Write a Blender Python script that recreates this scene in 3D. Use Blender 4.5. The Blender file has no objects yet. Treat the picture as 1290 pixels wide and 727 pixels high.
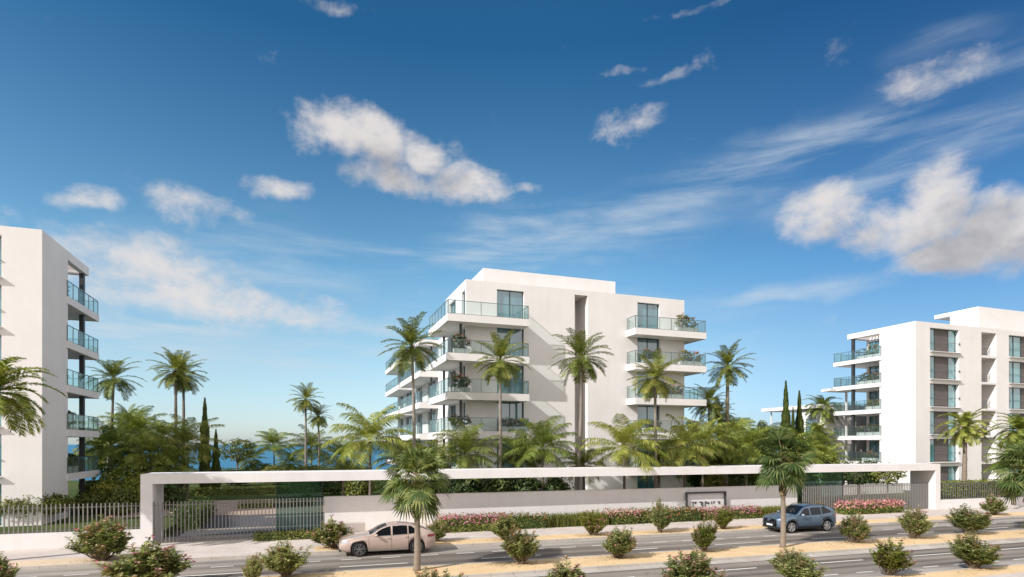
import bpy, math, random
from mathutils import Vector, Matrix
R = math.radians
scene = bpy.context.scene
COL = scene.collection

# ------------------------------------------------------------------ camera data
F = 740.0; CXP = 645.0; HYP = 560.0; EYE = 5.6
TH = R(19.5); CO, SI = math.cos(TH), math.sin(TH)
ST = R(2.3); CS, SS = math.cos(ST), math.sin(ST)
def at(px, d):
    a = (px - CXP) / F
    return ((a * CO + SI) * d, (-a * SI + CO) * d)
def zat(py, d): return EYE + (HYP - py) * d / F
def street(s, t): return (s * CS + t * SS, -s * SS + t * CS)     # street frame -> world
def to_street(x, y): return (x * CS - y * SS, x * SS + y * CS)
SROT = -ST

# ------------------------------------------------------------------ mesh builder
FRAME = {}
class MB:
    def __init__(s): s.v = []; s.f = []; s.m = []; s.smooth = False
    def add(s, vs, fs, m=0):
        o = len(s.v); s.v.extend(vs)
        for f in fs: s.f.append(tuple(i + o for i in f)); s.m.append(m)
    def quad(s, a, b, c, d, m=0): s.add([a, b, c, d], [(0, 1, 2, 3)], m)
    def box(s, x0, x1, y0, y1, z0, z1, m=0):
        s.add([(x0,y0,z0),(x1,y0,z0),(x1,y1,z0),(x0,y1,z0),(x0,y0,z1),(x1,y0,z1),(x1,y1,z1),(x0,y1,z1)],
              [(0,3,2,1),(4,5,6,7),(0,1,5,4),(1,2,6,5),(2,3,7,6),(3,0,4,7)], m)
    def sbox(s, s0, s1, t0, t1, z0, z1, m=0):        # box in the street frame
        p = [street(s0,t0), street(s1,t0), street(s1,t1), street(s0,t1)]
        s.add([(x,y,z0) for x,y in p] + [(x,y,z1) for x,y in p],
              [(0,3,2,1),(4,5,6,7),(0,1,5,4),(1,2,6,5),(2,3,7,6),(3,0,4,7)], m)
    def prism(s, poly, z0, z1, m=0):
        n = len(poly)
        s.add([(x,y,z0) for x,y in poly] + [(x,y,z1) for x,y in poly],
              [tuple(range(n-1,-1,-1)), tuple(range(n,2*n))] + [(i,(i+1)%n,n+(i+1)%n,n+i) for i in range(n)], m)
    def tube(s, pts, rad, n=8, m=0, cap=True):
        pts = [Vector(p) for p in pts]; vs = []; N = len(pts)
        for i, p in enumerate(pts):
            d = (pts[min(i+1,N-1)] - pts[max(i-1,0)]).normalized()
            u = d.cross(Vector((0.13,1,0.05)) if abs(d.y) < .9 else Vector((1,0,0.1))).normalized(); w = d.cross(u)
            r = rad[i] if isinstance(rad, (list, tuple)) else rad
            for k in range(n):
                a = 2*math.pi*k/n; vs.append(tuple(p + (u*math.cos(a) + w*math.sin(a))*r))
        fs = [(i*n+k, i*n+(k+1)%n, (i+1)*n+(k+1)%n, (i+1)*n+k) for i in range(N-1) for k in range(n)]
        if cap: fs += [tuple(range(n-1,-1,-1)), tuple((N-1)*n+k for k in range(n))]
        s.add(vs, fs, m)
    def ellipsoid(s, c, r, nu=12, nv=8, m=0):
        vs = []; fs = []
        for j in range(nv+1):
            t = math.pi*j/nv
            for i in range(nu):
                a = 2*math.pi*i/nu
                vs.append((c[0]+r[0]*math.sin(t)*math.cos(a), c[1]+r[1]*math.sin(t)*math.sin(a), c[2]+r[2]*math.cos(t)))
        for j in range(nv):
            for i in range(nu):
                fs.append((j*nu+i, (j+1)*nu+i, (j+1)*nu+(i+1)%nu, j*nu+(i+1)%nu))
        s.add(vs, fs, m)
    def mesh(s, name, mats, frame=None):
        me = bpy.data.meshes.new(name)
        v = s.v
        if frame:
            (lx,ly,lz), rz = frame; c, q = math.cos(-rz), math.sin(-rz)
            v = [((x-lx)*c-(y-ly)*q, (x-lx)*q+(y-ly)*c, z-lz) for x,y,z in v]
        me.from_pydata(v, [], s.f)
        mats = mats if isinstance(mats, (list, tuple)) else [mats]
        for m in mats: me.materials.append(m)
        if len(mats) > 1: me.polygons.foreach_set('material_index', s.m)
        if s.smooth: me.polygons.foreach_set('use_smooth', [True]*len(s.f))
        me.update(); return me
    def build(s, name, mats, parent=None):
        fr = FRAME.get(parent.name) if parent else None
        me = s.mesh(name, mats, fr)
        o = bpy.data.objects.new(name, me); COL.objects.link(o)
        if parent: o.parent = parent; FRAME[o.name] = fr
        return o

def tag(o, label=None, cat=None, group=None, kind=None):
    if label: o['label'] = label
    if cat: o['category'] = cat
    if group: o['group'] = group
    if kind: o['kind'] = kind
    return o
def thing(name, label, cat, loc=(0,0,0), rz=0, group=None):
    o = bpy.data.objects.new(name, None); o.empty_display_size = .3; COL.objects.link(o)
    o.location = loc; o.rotation_euler = (0,0,rz)
    FRAME[o.name] = (tuple(loc), rz)
    return tag(o, label, cat, group)
def inst(name, mesh, parent, loc=(0,0,0), rot=(0,0,0), sc=1.0):       # child sharing mesh data, local placement
    o = bpy.data.objects.new(name, mesh); COL.objects.link(o); o.parent = parent
    o.location = loc; o.rotation_euler = rot
    o.scale = (sc,sc,sc) if isinstance(sc, (int,float)) else sc
    return o
def structure(name, mb, mat): return tag(mb.build(name, mat), kind='structure')

# ------------------------------------------------------------------ materials
def newmat(name):
    m = bpy.data.materials.new(name); m.use_nodes = True
    nt = m.node_tree; b = nt.nodes['Principled BSDF']; return m, nt, b
def L(nt, a, b): nt.links.new(a, b)
def noise(nt, scale, detail=4, vec=None, rough=.55, dist=0):
    n = nt.nodes.new('ShaderNodeTexNoise'); n.inputs['Scale'].default_value = scale
    n.inputs['Detail'].default_value = detail; n.inputs['Roughness'].default_value = rough; n.inputs['Distortion'].default_value = dist
    if vec: L(nt, vec, n.inputs['Vector'])
    return n.outputs['Fac']
def coord(nt, which='Object', scale=None):
    t = nt.nodes.new('ShaderNodeTexCoord').outputs[which]
    if scale:
        mp = nt.nodes.new('ShaderNodeMapping'); mp.inputs['Scale'].default_value = scale; L(nt, t, mp.inputs['Vector']); t = mp.outputs['Vector']
    return t
def ramp(nt, fac, stops):
    r = nt.nodes.new('ShaderNodeValToRGB'); L(nt, fac, r.inputs['Fac']); e = r.color_ramp.elements
    while len(e) < len(stops): e.new(.5)
    for k, (p, c) in enumerate(stops): e[k].position = p; e[k].color = (*c, 1)
    return r.outputs['Color']
def bump(nt, b, h, strength=.3, dist=.02):
    n = nt.nodes.new('ShaderNodeBump'); n.inputs['Strength'].default_value = strength; n.inputs['Distance'].default_value = dist
    L(nt, h, n.inputs['Height']); L(nt, n.outputs['Normal'], b.inputs['Normal'])
def mixc(nt, fac, a, b, mode='MIX'):
    n = nt.nodes.new('ShaderNodeMix'); n.data_type = 'RGBA'; n.blend_type = mode
    for k, x in ((0, fac), (6, a), (7, b)):
        if isinstance(x, (int, float)): n.inputs[k].default_value = x
        elif isinstance(x, tuple): n.inputs[k].default_value = (*x, 1)
        else: L(nt, x, n.inputs[k])
    return n.outputs[2]
def surf(name, c0, c1, scale=1.5, rough=.85, bumpscale=None, bumpstr=.2, spec=.3, fine=None, vec_scale=None, coordtype='Object'):
    m, nt, b = newmat(name); v = coord(nt, coordtype, vec_scale)
    col = ramp(nt, noise(nt, scale, 6, v, .6), [(.3, c0), (.7, c1)])
    if fine:
        col = mixc(nt, .5, col, ramp(nt, noise(nt, fine, 3, v, .7), [(.3, (.6,.6,.6)), (.7, (1.4,1.4,1.4))]), 'MULTIPLY')
        col = mixc(nt, 1, col, (1.0,1.0,1.0), 'MULTIPLY')
    L(nt, col, b.inputs['Base Color']); b.inputs['Roughness'].default_value = rough; b.inputs['Specular IOR Level'].default_value = spec
    if bumpscale: bump(nt, b, noise(nt, bumpscale, 4, v), bumpstr)
    return m
def plain(name, c, rough=.5, metal=0, spec=.5, coat=0):
    m, nt, b = newmat(name)
    v = coord(nt); f = noise(nt, 6, 4, v)
    L(nt, mixc(nt, f, tuple(x*.9 for x in c), tuple(min(1, x*1.1) for x in c)), b.inputs['Base Color'])
    b.inputs['Roughness'].default_value = rough; b.inputs['Metallic'].default_value = metal
    b.inputs['Specular IOR Level'].default_value = spec; b.inputs['Coat Weight'].default_value = coat
    b.inputs['Coat Roughness'].default_value = .05
    return m
def leafmat(name, c0, c1, c2, transl=.35, rough=.45):
    m, nt, b = newmat(name); nt.nodes.remove(b)
    g = nt.nodes.new('ShaderNodeNewGeometry'); rnd = g.outputs['Random Per Island']
    oi = nt.nodes.new('ShaderNodeObjectInfo')
    col = ramp(nt, rnd, [(0, c0), (.55, c1), (1, c2)])
    hs = nt.nodes.new('ShaderNodeHueSaturation'); L(nt, col, hs.inputs['Color'])
    mr = nt.nodes.new('ShaderNodeMapRange'); L(nt, oi.outputs['Random'], mr.inputs['Value']); mr.inputs['To Min'].default_value = .78; mr.inputs['To Max'].default_value = 1.2
    L(nt, mr.outputs['Result'], hs.inputs['Value'])
    mr2 = nt.nodes.new('ShaderNodeMapRange'); L(nt, oi.outputs['Random'], mr2.inputs['Value']); mr2.inputs['To Min'].default_value = .515; mr2.inputs['To Max'].default_value = .485
    L(nt, mr2.outputs['Result'], hs.inputs['Hue'])
    d = nt.nodes.new('ShaderNodeBsdfDiffuse'); t = nt.nodes.new('ShaderNodeBsdfTranslucent'); gl = nt.nodes.new('ShaderNodeBsdfGlossy')
    L(nt, hs.outputs['Color'], d.inputs['Color'])
    L(nt, mixc(nt, 1, hs.outputs['Color'], (1.3,1.25,.6), 'MULTIPLY'), t.inputs['Color'])
    gl.inputs['Roughness'].default_value = rough; gl.inputs['Color'].default_value = (.9,1,.7,1)
    m1 = nt.nodes.new('ShaderNodeMixShader'); m1.inputs[0].default_value = transl; L(nt, d.outputs[0], m1.inputs[1]); L(nt, t.outputs[0], m1.inputs[2])
    m2 = nt.nodes.new('ShaderNodeMixShader'); m2.inputs[0].default_value = .025; L(nt, m1.outputs[0], m2.inputs[1]); L(nt, gl.outputs[0], m2.inputs[2])
    L(nt, m2.outputs[0], nt.nodes['Material Output'].inputs['Surface'])
    return m
def glassmat(name, tint, gloss=.18, through=.75, rough=.02):
    m, nt, b = newmat(name); nt.nodes.remove(b)
    tr = nt.nodes.new('ShaderNodeBsdfTransparent'); tr.inputs['Color'].default_value = (*tint, 1)
    gl = nt.nodes.new('ShaderNodeBsdfGlossy'); gl.inputs['Roughness'].default_value = rough; gl.inputs['Color'].default_value = (.9,1,1,1)
    df = nt.nodes.new('ShaderNodeBsdfDiffuse'); df.inputs['Color'].default_value = (tint[0]*.4, tint[1]*.45, tint[2]*.45, 1)
    v = coord(nt); 
    mx = nt.nodes.new('ShaderNodeMixShader'); mx.inputs[0].default_value = 1-through; L(nt, tr.outputs[0], mx.inputs[1]); L(nt, df.outputs[0], mx.inputs[2])
    fr = nt.nodes.new('ShaderNodeFresnel'); fr.inputs['IOR'].default_value = 1.5
    ad = nt.nodes.new('ShaderNodeMath'); ad.operation = 'MULTIPLY_ADD'; L(nt, fr.outputs[0], ad.inputs[0]); ad.inputs[1].default_value = .30; ad.inputs[2].default_value = gloss; ad.use_clamp = True
    m2 = nt.nodes.new('ShaderNodeMixShader'); L(nt, ad.outputs[0], m2.inputs[0]); L(nt, mx.outputs[0], m2.inputs[1]); L(nt, gl.outputs[0], m2.inputs[2])
    L(nt, m2.outputs[0], nt.nodes['Material Output'].inputs['Surface'])
    return m

M = {}
M['stucco'] = surf('stucco', (.765,.728,.712), (.81,.775,.76), .7, .92, 60, .12, .15, vec_scale=(1,1,.35))
def weather(mat, amt=.97):
    nt = mat.node_tree; b = nt.nodes['Principled BSDF']; src = b.inputs['Base Color'].links[0].from_socket
    v = coord(nt, 'Object', (2.6,2.6,.10)); st = ramp(nt, noise(nt, 1.0, 6, v, .7), [(.45, (1,1,1)), (.75, (amt,amt*.995,amt*.98))])
    v2 = coord(nt, 'Object', (.35,.35,.5)); bl = ramp(nt, noise(nt, 1.0, 4, v2, .6), [(.35, (.955,.955,.95)), (.6, (1,1,1))])
    L(nt, mixc(nt, 1, mixc(nt, 1, src, st, 'MULTIPLY'), bl, 'MULTIPLY'), b.inputs['Base Color'])
weather(M['stucco'])
M['canopy_stucco'] = surf('canopy_stucco', (.70,.67,.665), (.75,.72,.715), .6, .9, 50, .1, .15)
weather(M['canopy_stucco'], .95)
M['brown_panel'] = surf('brown_panel', (.10,.085,.08), (.13,.11,.105), 2, .6, None, 0, .4)
M['beige_panel'] = surf('beige_panel', (.50,.44,.40), (.56,.50,.46), 2, .8)
M['rail_glass'] = glassmat('rail_glass', (.895,.945,.938), .0, .96)
M['screen_glass'] = glassmat('screen_glass', (.50,.66,.63), .02, .95)
M['dark_metal'] = plain('dark_metal', (.055,.058,.062), .45, .3)
M['rail_metal'] = plain('rail_metal', (.16,.18,.19), .4, .5)
M['frame_metal'] = plain('frame_metal', (.045,.06,.065), .4, .3)
M['gate_metal'] = plain('gate_metal', (.215,.20,.19), .55, .1)
M['gate_dark'] = plain('gate_dark', (.13,.12,.115), .55, .2)
def panemat(name, c0, c1):
    m, nt, b = newmat(name); v = coord(nt, 'Object', (.6,.6,.25))
    L(nt, ramp(nt, noise(nt, 1.1, 3, v), [(.35, c0), (.65, c1)]), b.inputs['Base Color'])
    b.inputs['Roughness'].default_value = .03; b.inputs['Specular IOR Level'].default_value = .9; b.inputs['IOR'].default_value = 1.9
    b.inputs['Coat Weight'].default_value = .3; b.inputs['Coat Roughness'].default_value = .02
    return m
M['pane'] = panemat('window_pane', (.045,.14,.18), (.10,.26,.31))
M['pane_teal'] = panemat('teal_pane', (.07,.22,.24), (.12,.33,.36))

def asphalt(name, base, streak):
    m, nt, b = newmat(name)
    v = coord(nt, 'Object'); vs = coord(nt, 'Object', (.04,1.1,1)); vg = coord(nt, 'Object', (.25,.8,1))
    wear = ramp(nt, noise(nt, 1.0, 3, vs, .5), [(.36, tuple(c*.62 for c in base)), (.62, streak)])
    blot = ramp(nt, noise(nt, .8, 5, vg, .6), [(.3, (.82,.82,.82)), (.7, (1.12,1.1,1.08))])
    grit = ramp(nt, noise(nt, 55, 2, v, .8), [(.3, (.72,.72,.72)), (.7, (1.28,1.28,1.28))])
    stain = ramp(nt, noise(nt, .55, 7, v, .7, 1.2), [(.60, (1,1,1)), (.72, (.66,.65,.64))])
    c = mixc(nt, 1, mixc(nt, 1, mixc(nt, 1, wear, blot, 'MULTIPLY'), grit, 'MULTIPLY'), stain, 'MULTIPLY')
    L(nt, c, b.inputs['Base Color']); b.inputs['Roughness'].default_value = .85; b.inputs['Specular IOR Level'].default_value = .3
    bump(nt, b, noise(nt, 60, 3, v), .25, .01); return m
M['asphalt'] = asphalt('asphalt', (.175,.150,.128), (.285,.248,.214))
M['asphalt_light'] = asphalt('asphalt_light', (.32,.285,.255), (.36,.325,.29))
M['drive_asphalt'] = surf('drive_asphalt', (.07,.072,.08), (.10,.10,.108), .5, .85, 40, .2, .3, fine=30)
def paving(name, c0, c1, cm, w, h, rot=0):
    m, nt, b = newmat(name); v = coord(nt)
    br = nt.nodes.new('ShaderNodeTexBrick'); L(nt, v, br.inputs['Vector'])
    br.inputs['Scale'].default_value = 1; br.inputs['Brick Width'].default_value = w; br.inputs['Row Height'].default_value = h
    br.inputs['Mortar Size'].default_value = .012; br.inputs['Color1'].default_value = (*c0,1); br.inputs['Color2'].default_value = (*c1,1); br.inputs['Mortar'].default_value = (*cm,1)
    st = ramp(nt, noise(nt, .7, 6, v, .65), [(.3, (.86,.85,.83)), (.7, (1.08,1.08,1.07))])
    g = ramp(nt, noise(nt, 35, 3, v, .7), [(.3, (.9,.9,.9)), (.7, (1.1,1.1,1.1))])
    L(nt, mixc(nt, 1, mixc(nt, 1, br.outputs['Color'], st, 'MULTIPLY'), g, 'MULTIPLY'), b.inputs['Base Color'])
    b.inputs['Roughness'].default_value = .9; b.inputs['Specular IOR Level'].default_value = .2
    bump(nt, b, br.outputs['Fac'], -.2, .01); return m
M['paving'] = paving('paving', (.54,.475,.435), (.585,.515,.475), (.43,.375,.34), .6, .4)
M['brown_paving'] = paving('brown_paving', (.40,.30,.24), (.45,.34,.28), (.28,.21,.17), .4, .2)
def sandmat(name, c0, c1):
    m, nt, b = newmat(name); v = coord(nt)
    c = ramp(nt, noise(nt, .9, 6, v, .65), [(.3, c0), (.7, c1)])
    g = ramp(nt, noise(nt, 28, 4, v, .8), [(.28, (.62,.6,.58)), (.5, (1,1,1)), (.75, (1.25,1.22,1.18))])
    L(nt, mixc(nt, 1, c, g, 'MULTIPLY'), b.inputs['Base Color']); b.inputs['Roughness'].default_value = .95; b.inputs['Specular IOR Level'].default_value = .1
    bump(nt, b, noise(nt, 30, 5, v, .7), .6, .03); return m
M['sand'] = sandmat('ochre_gravel', (.64,.455,.255), (.74,.555,.34))
M['pale_sand'] = sandmat('pale_sand', (.62,.48,.34), (.70,.56,.42))
M['kerb'] = paving('kerb_concrete', (.42,.38,.34), (.49,.45,.41), (.24,.21,.18), 1.0, 50)
M['marking'] = surf('marking_paint', (.62,.59,.55), (.82,.80,.76), 9, .7, None, 0, .3)
M['lawn'] = surf('lawn_ground', (.05,.07,.02), (.085,.105,.03), .35, .95, 14, .5, .1, fine=9)
M['sea'] = None
m, nt, b = newmat('sea_water'); v = coord(nt, 'Object', (.02,.02,.02))
L(nt, ramp(nt, noise(nt, .05, 4, v), [(.3, (.03,.155,.27)), (.7, (.05,.20,.33))]), b.inputs['Base Color'])
b.inputs['Roughness'].default_value = .55; b.inputs['Specular IOR Level'].default_value = .25
bump(nt, b, noise(nt, 6, 4, v), .4, 1.0); M['sea'] = m

M['palm_leaf'] = leafmat('palm_leaf', (.07,.11,.025), (.18,.215,.045), (.38,.36,.11))
M['palm_leaf_fresh'] = leafmat('palm_leaf_fresh', (.10,.16,.03), (.23,.28,.055), (.44,.42,.12))
M['fan_leaf'] = leafmat('fan_leaf', (.05,.085,.028), (.115,.16,.045), (.25,.265,.10))
M['leaf_olive'] = leafmat('leaf_olive', (.075,.095,.022), (.16,.175,.038), (.28,.27,.07))
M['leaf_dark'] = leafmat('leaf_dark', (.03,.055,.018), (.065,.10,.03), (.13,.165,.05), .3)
M['leaf_fresh'] = leafmat('leaf_fresh', (.10,.14,.022), (.21,.24,.036), (.34,.33,.075))
M['leaf_shrub'] = leafmat('leaf_shrub', (.12,.155,.05), (.26,.305,.095), (.46,.44,.22))
M['leaf_rusty'] = leafmat('leaf_rusty', (.16,.16,.06), (.30,.24,.12), (.42,.28,.19))
M['leaf_cypress'] = leafmat('leaf_cypress', (.03,.05,.014), (.075,.105,.024), (.15,.17,.04), .25)
M['flower_pink'] = leafmat('flower_pink', (.46,.13,.17), (.66,.28,.30), (.80,.48,.46), .3)
M['flower_magenta'] = leafmat('flower_magenta', (.34,.06,.13), (.50,.14,.23), (.64,.32,.38), .3)
M['flower_red'] = leafmat('flower_red', (.40,.08,.06), (.55,.18,.12), (.66,.33,.24), .3)
def barkmat(name, c0, c1, rings=9):
    m, nt, b = newmat(name); v = coord(nt)
    w = nt.nodes.new('ShaderNodeTexWave'); w.wave_type = 'BANDS'; w.bands_direction = 'Z'; w.inputs['Scale'].default_value = rings; w.inputs['Distortion'].default_value = 2.5; w.inputs['Detail'].default_value = 3
    L(nt, v, w.inputs['Vector'])
    c = ramp(nt, noise(nt, 5, 5, v, .7), [(.3, c0), (.7, c1)])
    c = mixc(nt, 1, c, ramp(nt, w.outputs['Fac'], [(.1, (.7,.68,.66)), (.6, (1.1,1.1,1.1))]), 'MULTIPLY')
    L(nt, c, b.inputs['Base Color']); b.inputs['Roughness'].default_value = .95; b.inputs['Specular IOR Level'].default_value = .1
    bump(nt, b, w.outputs['Fac'], .6, .03); return m
M['bark_grey'] = barkmat('bark_grey', (.22,.19,.16), (.36,.32,.28))
M['bark_pale'] = barkmat('bark_pale', (.24,.19,.15), (.36,.30,.24))
M['bark_brown'] = barkmat('bark_brown', (.17,.14,.11), (.29,.245,.20), 7)
M['fibre'] = surf('trunk_fibre', (.05,.038,.025), (.17,.135,.085), 9, .95, 14, 1.0, .1, vec_scale=(1,1,.3))
M['boot'] = surf('leaf_boot', (.42,.32,.18), (.58,.46,.28), 6, .9, 20, .4, .1)
M['stem'] = surf('shrub_stem', (.10,.075,.05), (.20,.155,.11), 12, .9)
M['planter'] = surf('planter_white', (.60,.57,.55), (.68,.65,.62), 3, .7)
M['terracotta'] = surf('terracotta', (.32,.15,.08), (.38,.19,.11), 3, .8)
# ------------------------------------------------------------------ plant generators (meshes around the origin)
def frond(mb, p0, az, e0, length, droop, leaf, nside, w, rng, mat=0, hang=.35, fold=.5, stalk=.12):
    p = Vector(p0); pts = []; dirs = []; N = 14; tw = rng.uniform(-.25, .25)
    for i in range(N+1):
        t = i/N; e = e0 - droop*(t**1.35); a = az + tw*t
        d = Vector((math.cos(e)*math.cos(a), math.cos(e)*math.sin(a), math.sin(e)))
        pts.append(p.copy()); dirs.append(d); p = p + d*(length/N)
    for i in range(N):                                     # midrib
        d = dirs[i]; side = Vector((-math.sin(az), math.cos(az), 0)); r = .028*(1-i/N)+.006
        a, b = pts[i], pts[i+1]
        mb.add([tuple(a-side*r), tuple(a+side*r), tuple(b+side*r*.9), tuple(b-side*r*.9)], [(0,1,2,3)], 1)
    for k in range(nside):
        t = stalk + (1-stalk)*(k+rng.uniform(0,.6))/nside
        x = min(t*N, N-.001); i = int(x); f = x-i
        q = pts[i].lerp(pts[i+1], f); d = dirs[i]
        side = d.cross(Vector((0,0,1)))
        if side.length < .05: side = Vector((-math.sin(az), math.cos(az), 0))
        side.normalize(); up = side.cross(d).normalized()
        ln = leaf*(math.sin(math.pi*min(1,(.12+.80*t)))**.6)*rng.uniform(.85,1.1)
        for sg in (-1, 1):
            v = (side*sg*math.cos(fold) + d*rng.uniform(.45,.75) + up*math.sin(fold)*rng.uniform(.3,1)).normalized()
            mid = q + v*ln*.5 + Vector((0,0,-hang*ln*.10)); tip = q + v*ln*.92 + Vector((0,0,-hang*ln*.55))
            ww = d*(w*.5)
            mb.add([tuple(q-ww*.6), tuple(q+ww*.6), tuple(mid+ww), tuple(mid-ww), tuple(tip)], [(0,1,2,3), (3,2,4)], mat)
def feather_crown(seed, n, length, leaf, nside, w, emin, emax, droop, hang=.4, fold=.45):
    rng = random.Random(seed); mb = MB()
    for i in range(n):
        t = i/(n-1); e = emax + (emin-emax)*(t**.85) + rng.uniform(-.12,.12)
        az = i*2.39996 + rng.uniform(-.3,.3)
        ln = length*rng.uniform(.84,1.1)*(.8+.2*math.sin(math.pi*min(1,t+.25)))
        r0 = .06+.10*t
        frond(mb, (r0*math.cos(az), r0*math.sin(az), .18*(1-t)), az, e, ln, droop*rng.uniform(.75,1.2)*(1-.35*t if e > 0 else .55), leaf, nside, w, rng, 0, hang, fold)
    return mb
def fan_crown(seed, n, petiole, rad, emin, emax):
    rng = random.Random(seed); mb = MB()
    for i in range(n):
        t = i/(n-1); e = emax + (emin-emax)*t + rng.uniform(-.1,.1); az = i*2.39996 + rng.uniform(-.35,.35)
        pl = petiole*rng.uniform(.5,1.2)*(.8 if t < .2 else 1)
        z0 = .25*(1-t) - .25*t
        d = Vector((math.cos(e)*math.cos(az), math.cos(e)*math.sin(az), math.sin(e)))
        p0 = Vector((.05*math.cos(az), .05*math.sin(az), z0)); p1 = p0 + d*pl + Vector((0,0,-.07*pl))
        side = Vector((-math.sin(az), math.cos(az), 0)); up = side.cross(d)*-1
        if up.z < 0 and e > 0: up = -up
        d0 = d; roll = rng.uniform(-.7,.7); s0 = side; side = (s0*math.cos(roll) + up*math.sin(roll)).normalized(); u2 = (up*math.cos(roll) - s0*math.sin(roll)).normalized()
        mb.add([tuple(p0-side*.018), tuple(p0+side*.018), tuple(p1+side*.010), tuple(p1-side*.010)], [(0,1,2,3)], 1)
        pit = rng.uniform(.1,.6) if e < .9 else rng.uniform(-.1,.2); d = (d*math.cos(pit) - u2*math.sin(pit)*(1 if u2.z > 0 else -1)).normalized(); up = u2
        ns = 19; rr = rad*rng.uniform(.85,1.12); cup = rng.uniform(.15,.45)
        for k in range(ns):
            b = (k-(ns-1)/2)/(ns-1)*R(230)
            v = (d*math.cos(b) + side*math.sin(b) + up*cup*.5).normalized()
            ln = rr*(.72+.28*math.cos(b*.6))*rng.uniform(.9,1.06)
            wv = (side*math.cos(b) - d*math.sin(b)).normalized()*(rr*.058)
            mid = p1 + v*ln*.6; tip = p1 + v*ln + Vector((0,0,-.30*ln*rng.uniform(.5,1.2)))
            mb.add([tuple(p1), tuple(mid-wv), tuple(tip), tuple(mid+wv)], [(0,1,2,3)], 0)
    return mb
def leafquad(mb, p, n, size, asp, rng, m=0):
    n = Vector(n); 
    if n.length < 1e-4: n = Vector((0,0,1))
    n.normalize(); a = n.cross(Vector((rng.uniform(-1,1), rng.uniform(-1,1), rng.uniform(-1,1))))
    if a.length < 1e-3: a = n.cross(Vector((1,.3,.2)))
    a.normalize(); b = n.cross(a)
    p = Vector(p); a = a*size*.5; b = b*size*.5*asp
    mb.add([tuple(p-a), tuple(p-b*.9+a*.1), tuple(p+a), tuple(p+b*.9+a*.1)], [(0,1,2,3)], m)
def clump_crown(mb, ells, nclump, nleaf, cr, size, asp, seed, shell=.55, m=0):
    # ells: list of (centre, radii); leaf clumps spread through the outer part of the volumes
    rng = random.Random(seed)
    vol = [r[0]*r[1]*r[2] for c, r in ells]; tot = sum(vol)
    for (c, r), v in zip(ells, vol):
        for _ in range(max(3, int(nclump*v/tot))):
            u = Vector((rng.gauss(0,1), rng.gauss(0,1), rng.gauss(0,1))).normalized()*(shell+(1-shell)*rng.random()**.5)
            cc = Vector((c[0]+u.x*r[0], c[1]+u.y*r[1], c[2]+u.z*r[2])); k = cr*rng.uniform(.6,1.3)
            for _ in range(nleaf):
                o = Vector((rng.gauss(0,.55), rng.gauss(0,.55), rng.gauss(0,.26)))*k
                leafquad(mb, cc+o, o+u*.6*k+Vector((0,0,.5*k))+Vector((rng.uniform(-1,1),rng.uniform(-1,1),rng.uniform(-1,1)))*k*.7, size*rng.uniform(.7,1.25), asp, rng, m)
def oleander(seed, nst=46, vase=1.0, flowers=.35):
    # unit shrub: about 1 wide (radius .5) and 1 high; separate stems, leaves, blossom
    rng = random.Random(seed); st = MB(); lf = MB(); fl = MB(); rusty = MB()
    lobes = [(rng.uniform(0,6.28), rng.uniform(.7,1.15)) for _ in range(5)]
    for i in range(nst):
        az = rng.uniform(0, 6.283); sp = math.sqrt(rng.random())
        k = 1.0
        for la, lk in lobes:
            dd = abs((az-la+math.pi)%(2*math.pi)-math.pi)
            if dd < .7: k = k*.5 + lk*.5
        rad = .50*sp*k*rng.uniform(.75,1.15); h = (.98-.46*sp**2.2*vase**-1)*rng.uniform(.66,1.06)*(.55+.45*k)
        if i < 5: h *= 1.08
        p = Vector((rng.uniform(-.05,.05), rng.uniform(-.05,.05), 0)); pts = [p]
        for j in range(1, 7):
            t = j/6; r = rad*(t**(.66*vase))
            pts.append(Vector((p.x+math.cos(az)*r+rng.uniform(-.014,.014), p.y+math.sin(az)*r+rng.uniform(-.014,.014), h*(t**.95))))
        st.tube(pts, [.011,.010,.009,.008,.006,.005,.003], 4, 0, False)
        lines = [(pts, rng.uniform(.25,.45), rng.randint(46,64))]
        for _ in range(rng.randint(2,4)):            # side shoots
            i0 = rng.randint(2,4); b0 = pts[i0]; d = (pts[i0+1]-pts[i0]).normalized(); q = rng.uniform(0,6.283)
            dd = (d + Vector((math.cos(q)*.9, math.sin(q)*.9, rng.uniform(-.1,.5)))).normalized(); ln = rng.uniform(.14,.30)*(.5+.5*h)
            sub_ = [b0 + dd*ln*k/3 + Vector((0,0,-.02*(k/3)**2)) for k in range(4)]
            st.tube(sub_, [.005,.004,.003,.002], 3, 0, False); lines.append((sub_, .1, rng.randint(24,38)))
        isr = rng.random() < .15
        for line, start, nl in lines:
            ns = len(line)-1
            for q in range(nl):
                t = start+(1-start)*(q/nl); x = t*ns; a = min(int(x), ns-1); pp = line[a].lerp(line[a+1], x-a)
                d = (line[a+1]-line[a]).normalized(); an = q*2.4+rng.uniform(-.9,.9)
                s = Vector((math.cos(an), math.sin(an), rng.uniform(-.45,.75)))
                v = (s*.95 + d*rng.uniform(.2,.7)).normalized(); ln = rng.uniform(.055,.10); wv = v.cross(Vector((rng.uniform(-.5,.5),rng.uniform(-.5,.5),1)))
                if wv.length < .05: wv = Vector((1,0,0))
                wv = wv.normalized()*ln*rng.uniform(.15,.22)
                mid = pp+v*ln*.5; tip = pp+v*ln+Vector((0,0,-.012))
                (rusty if isr and t > .5 else lf).add([tuple(pp), tuple(mid-wv), tuple(tip), tuple(mid+wv)], [(0,1,2,3)], 0)
        if rng.random() < flowers:
            for _ in range(rng.randint(4,8)):
                leafquad(fl, pts[-1]+Vector((rng.gauss(0,.022), rng.gauss(0,.022), rng.gauss(.005,.016))), (rng.gauss(0,.6), rng.gauss(0,.6), 1), rng.uniform(.03,.048), .95, rng)
    return st, lf, rusty, fl

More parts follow.
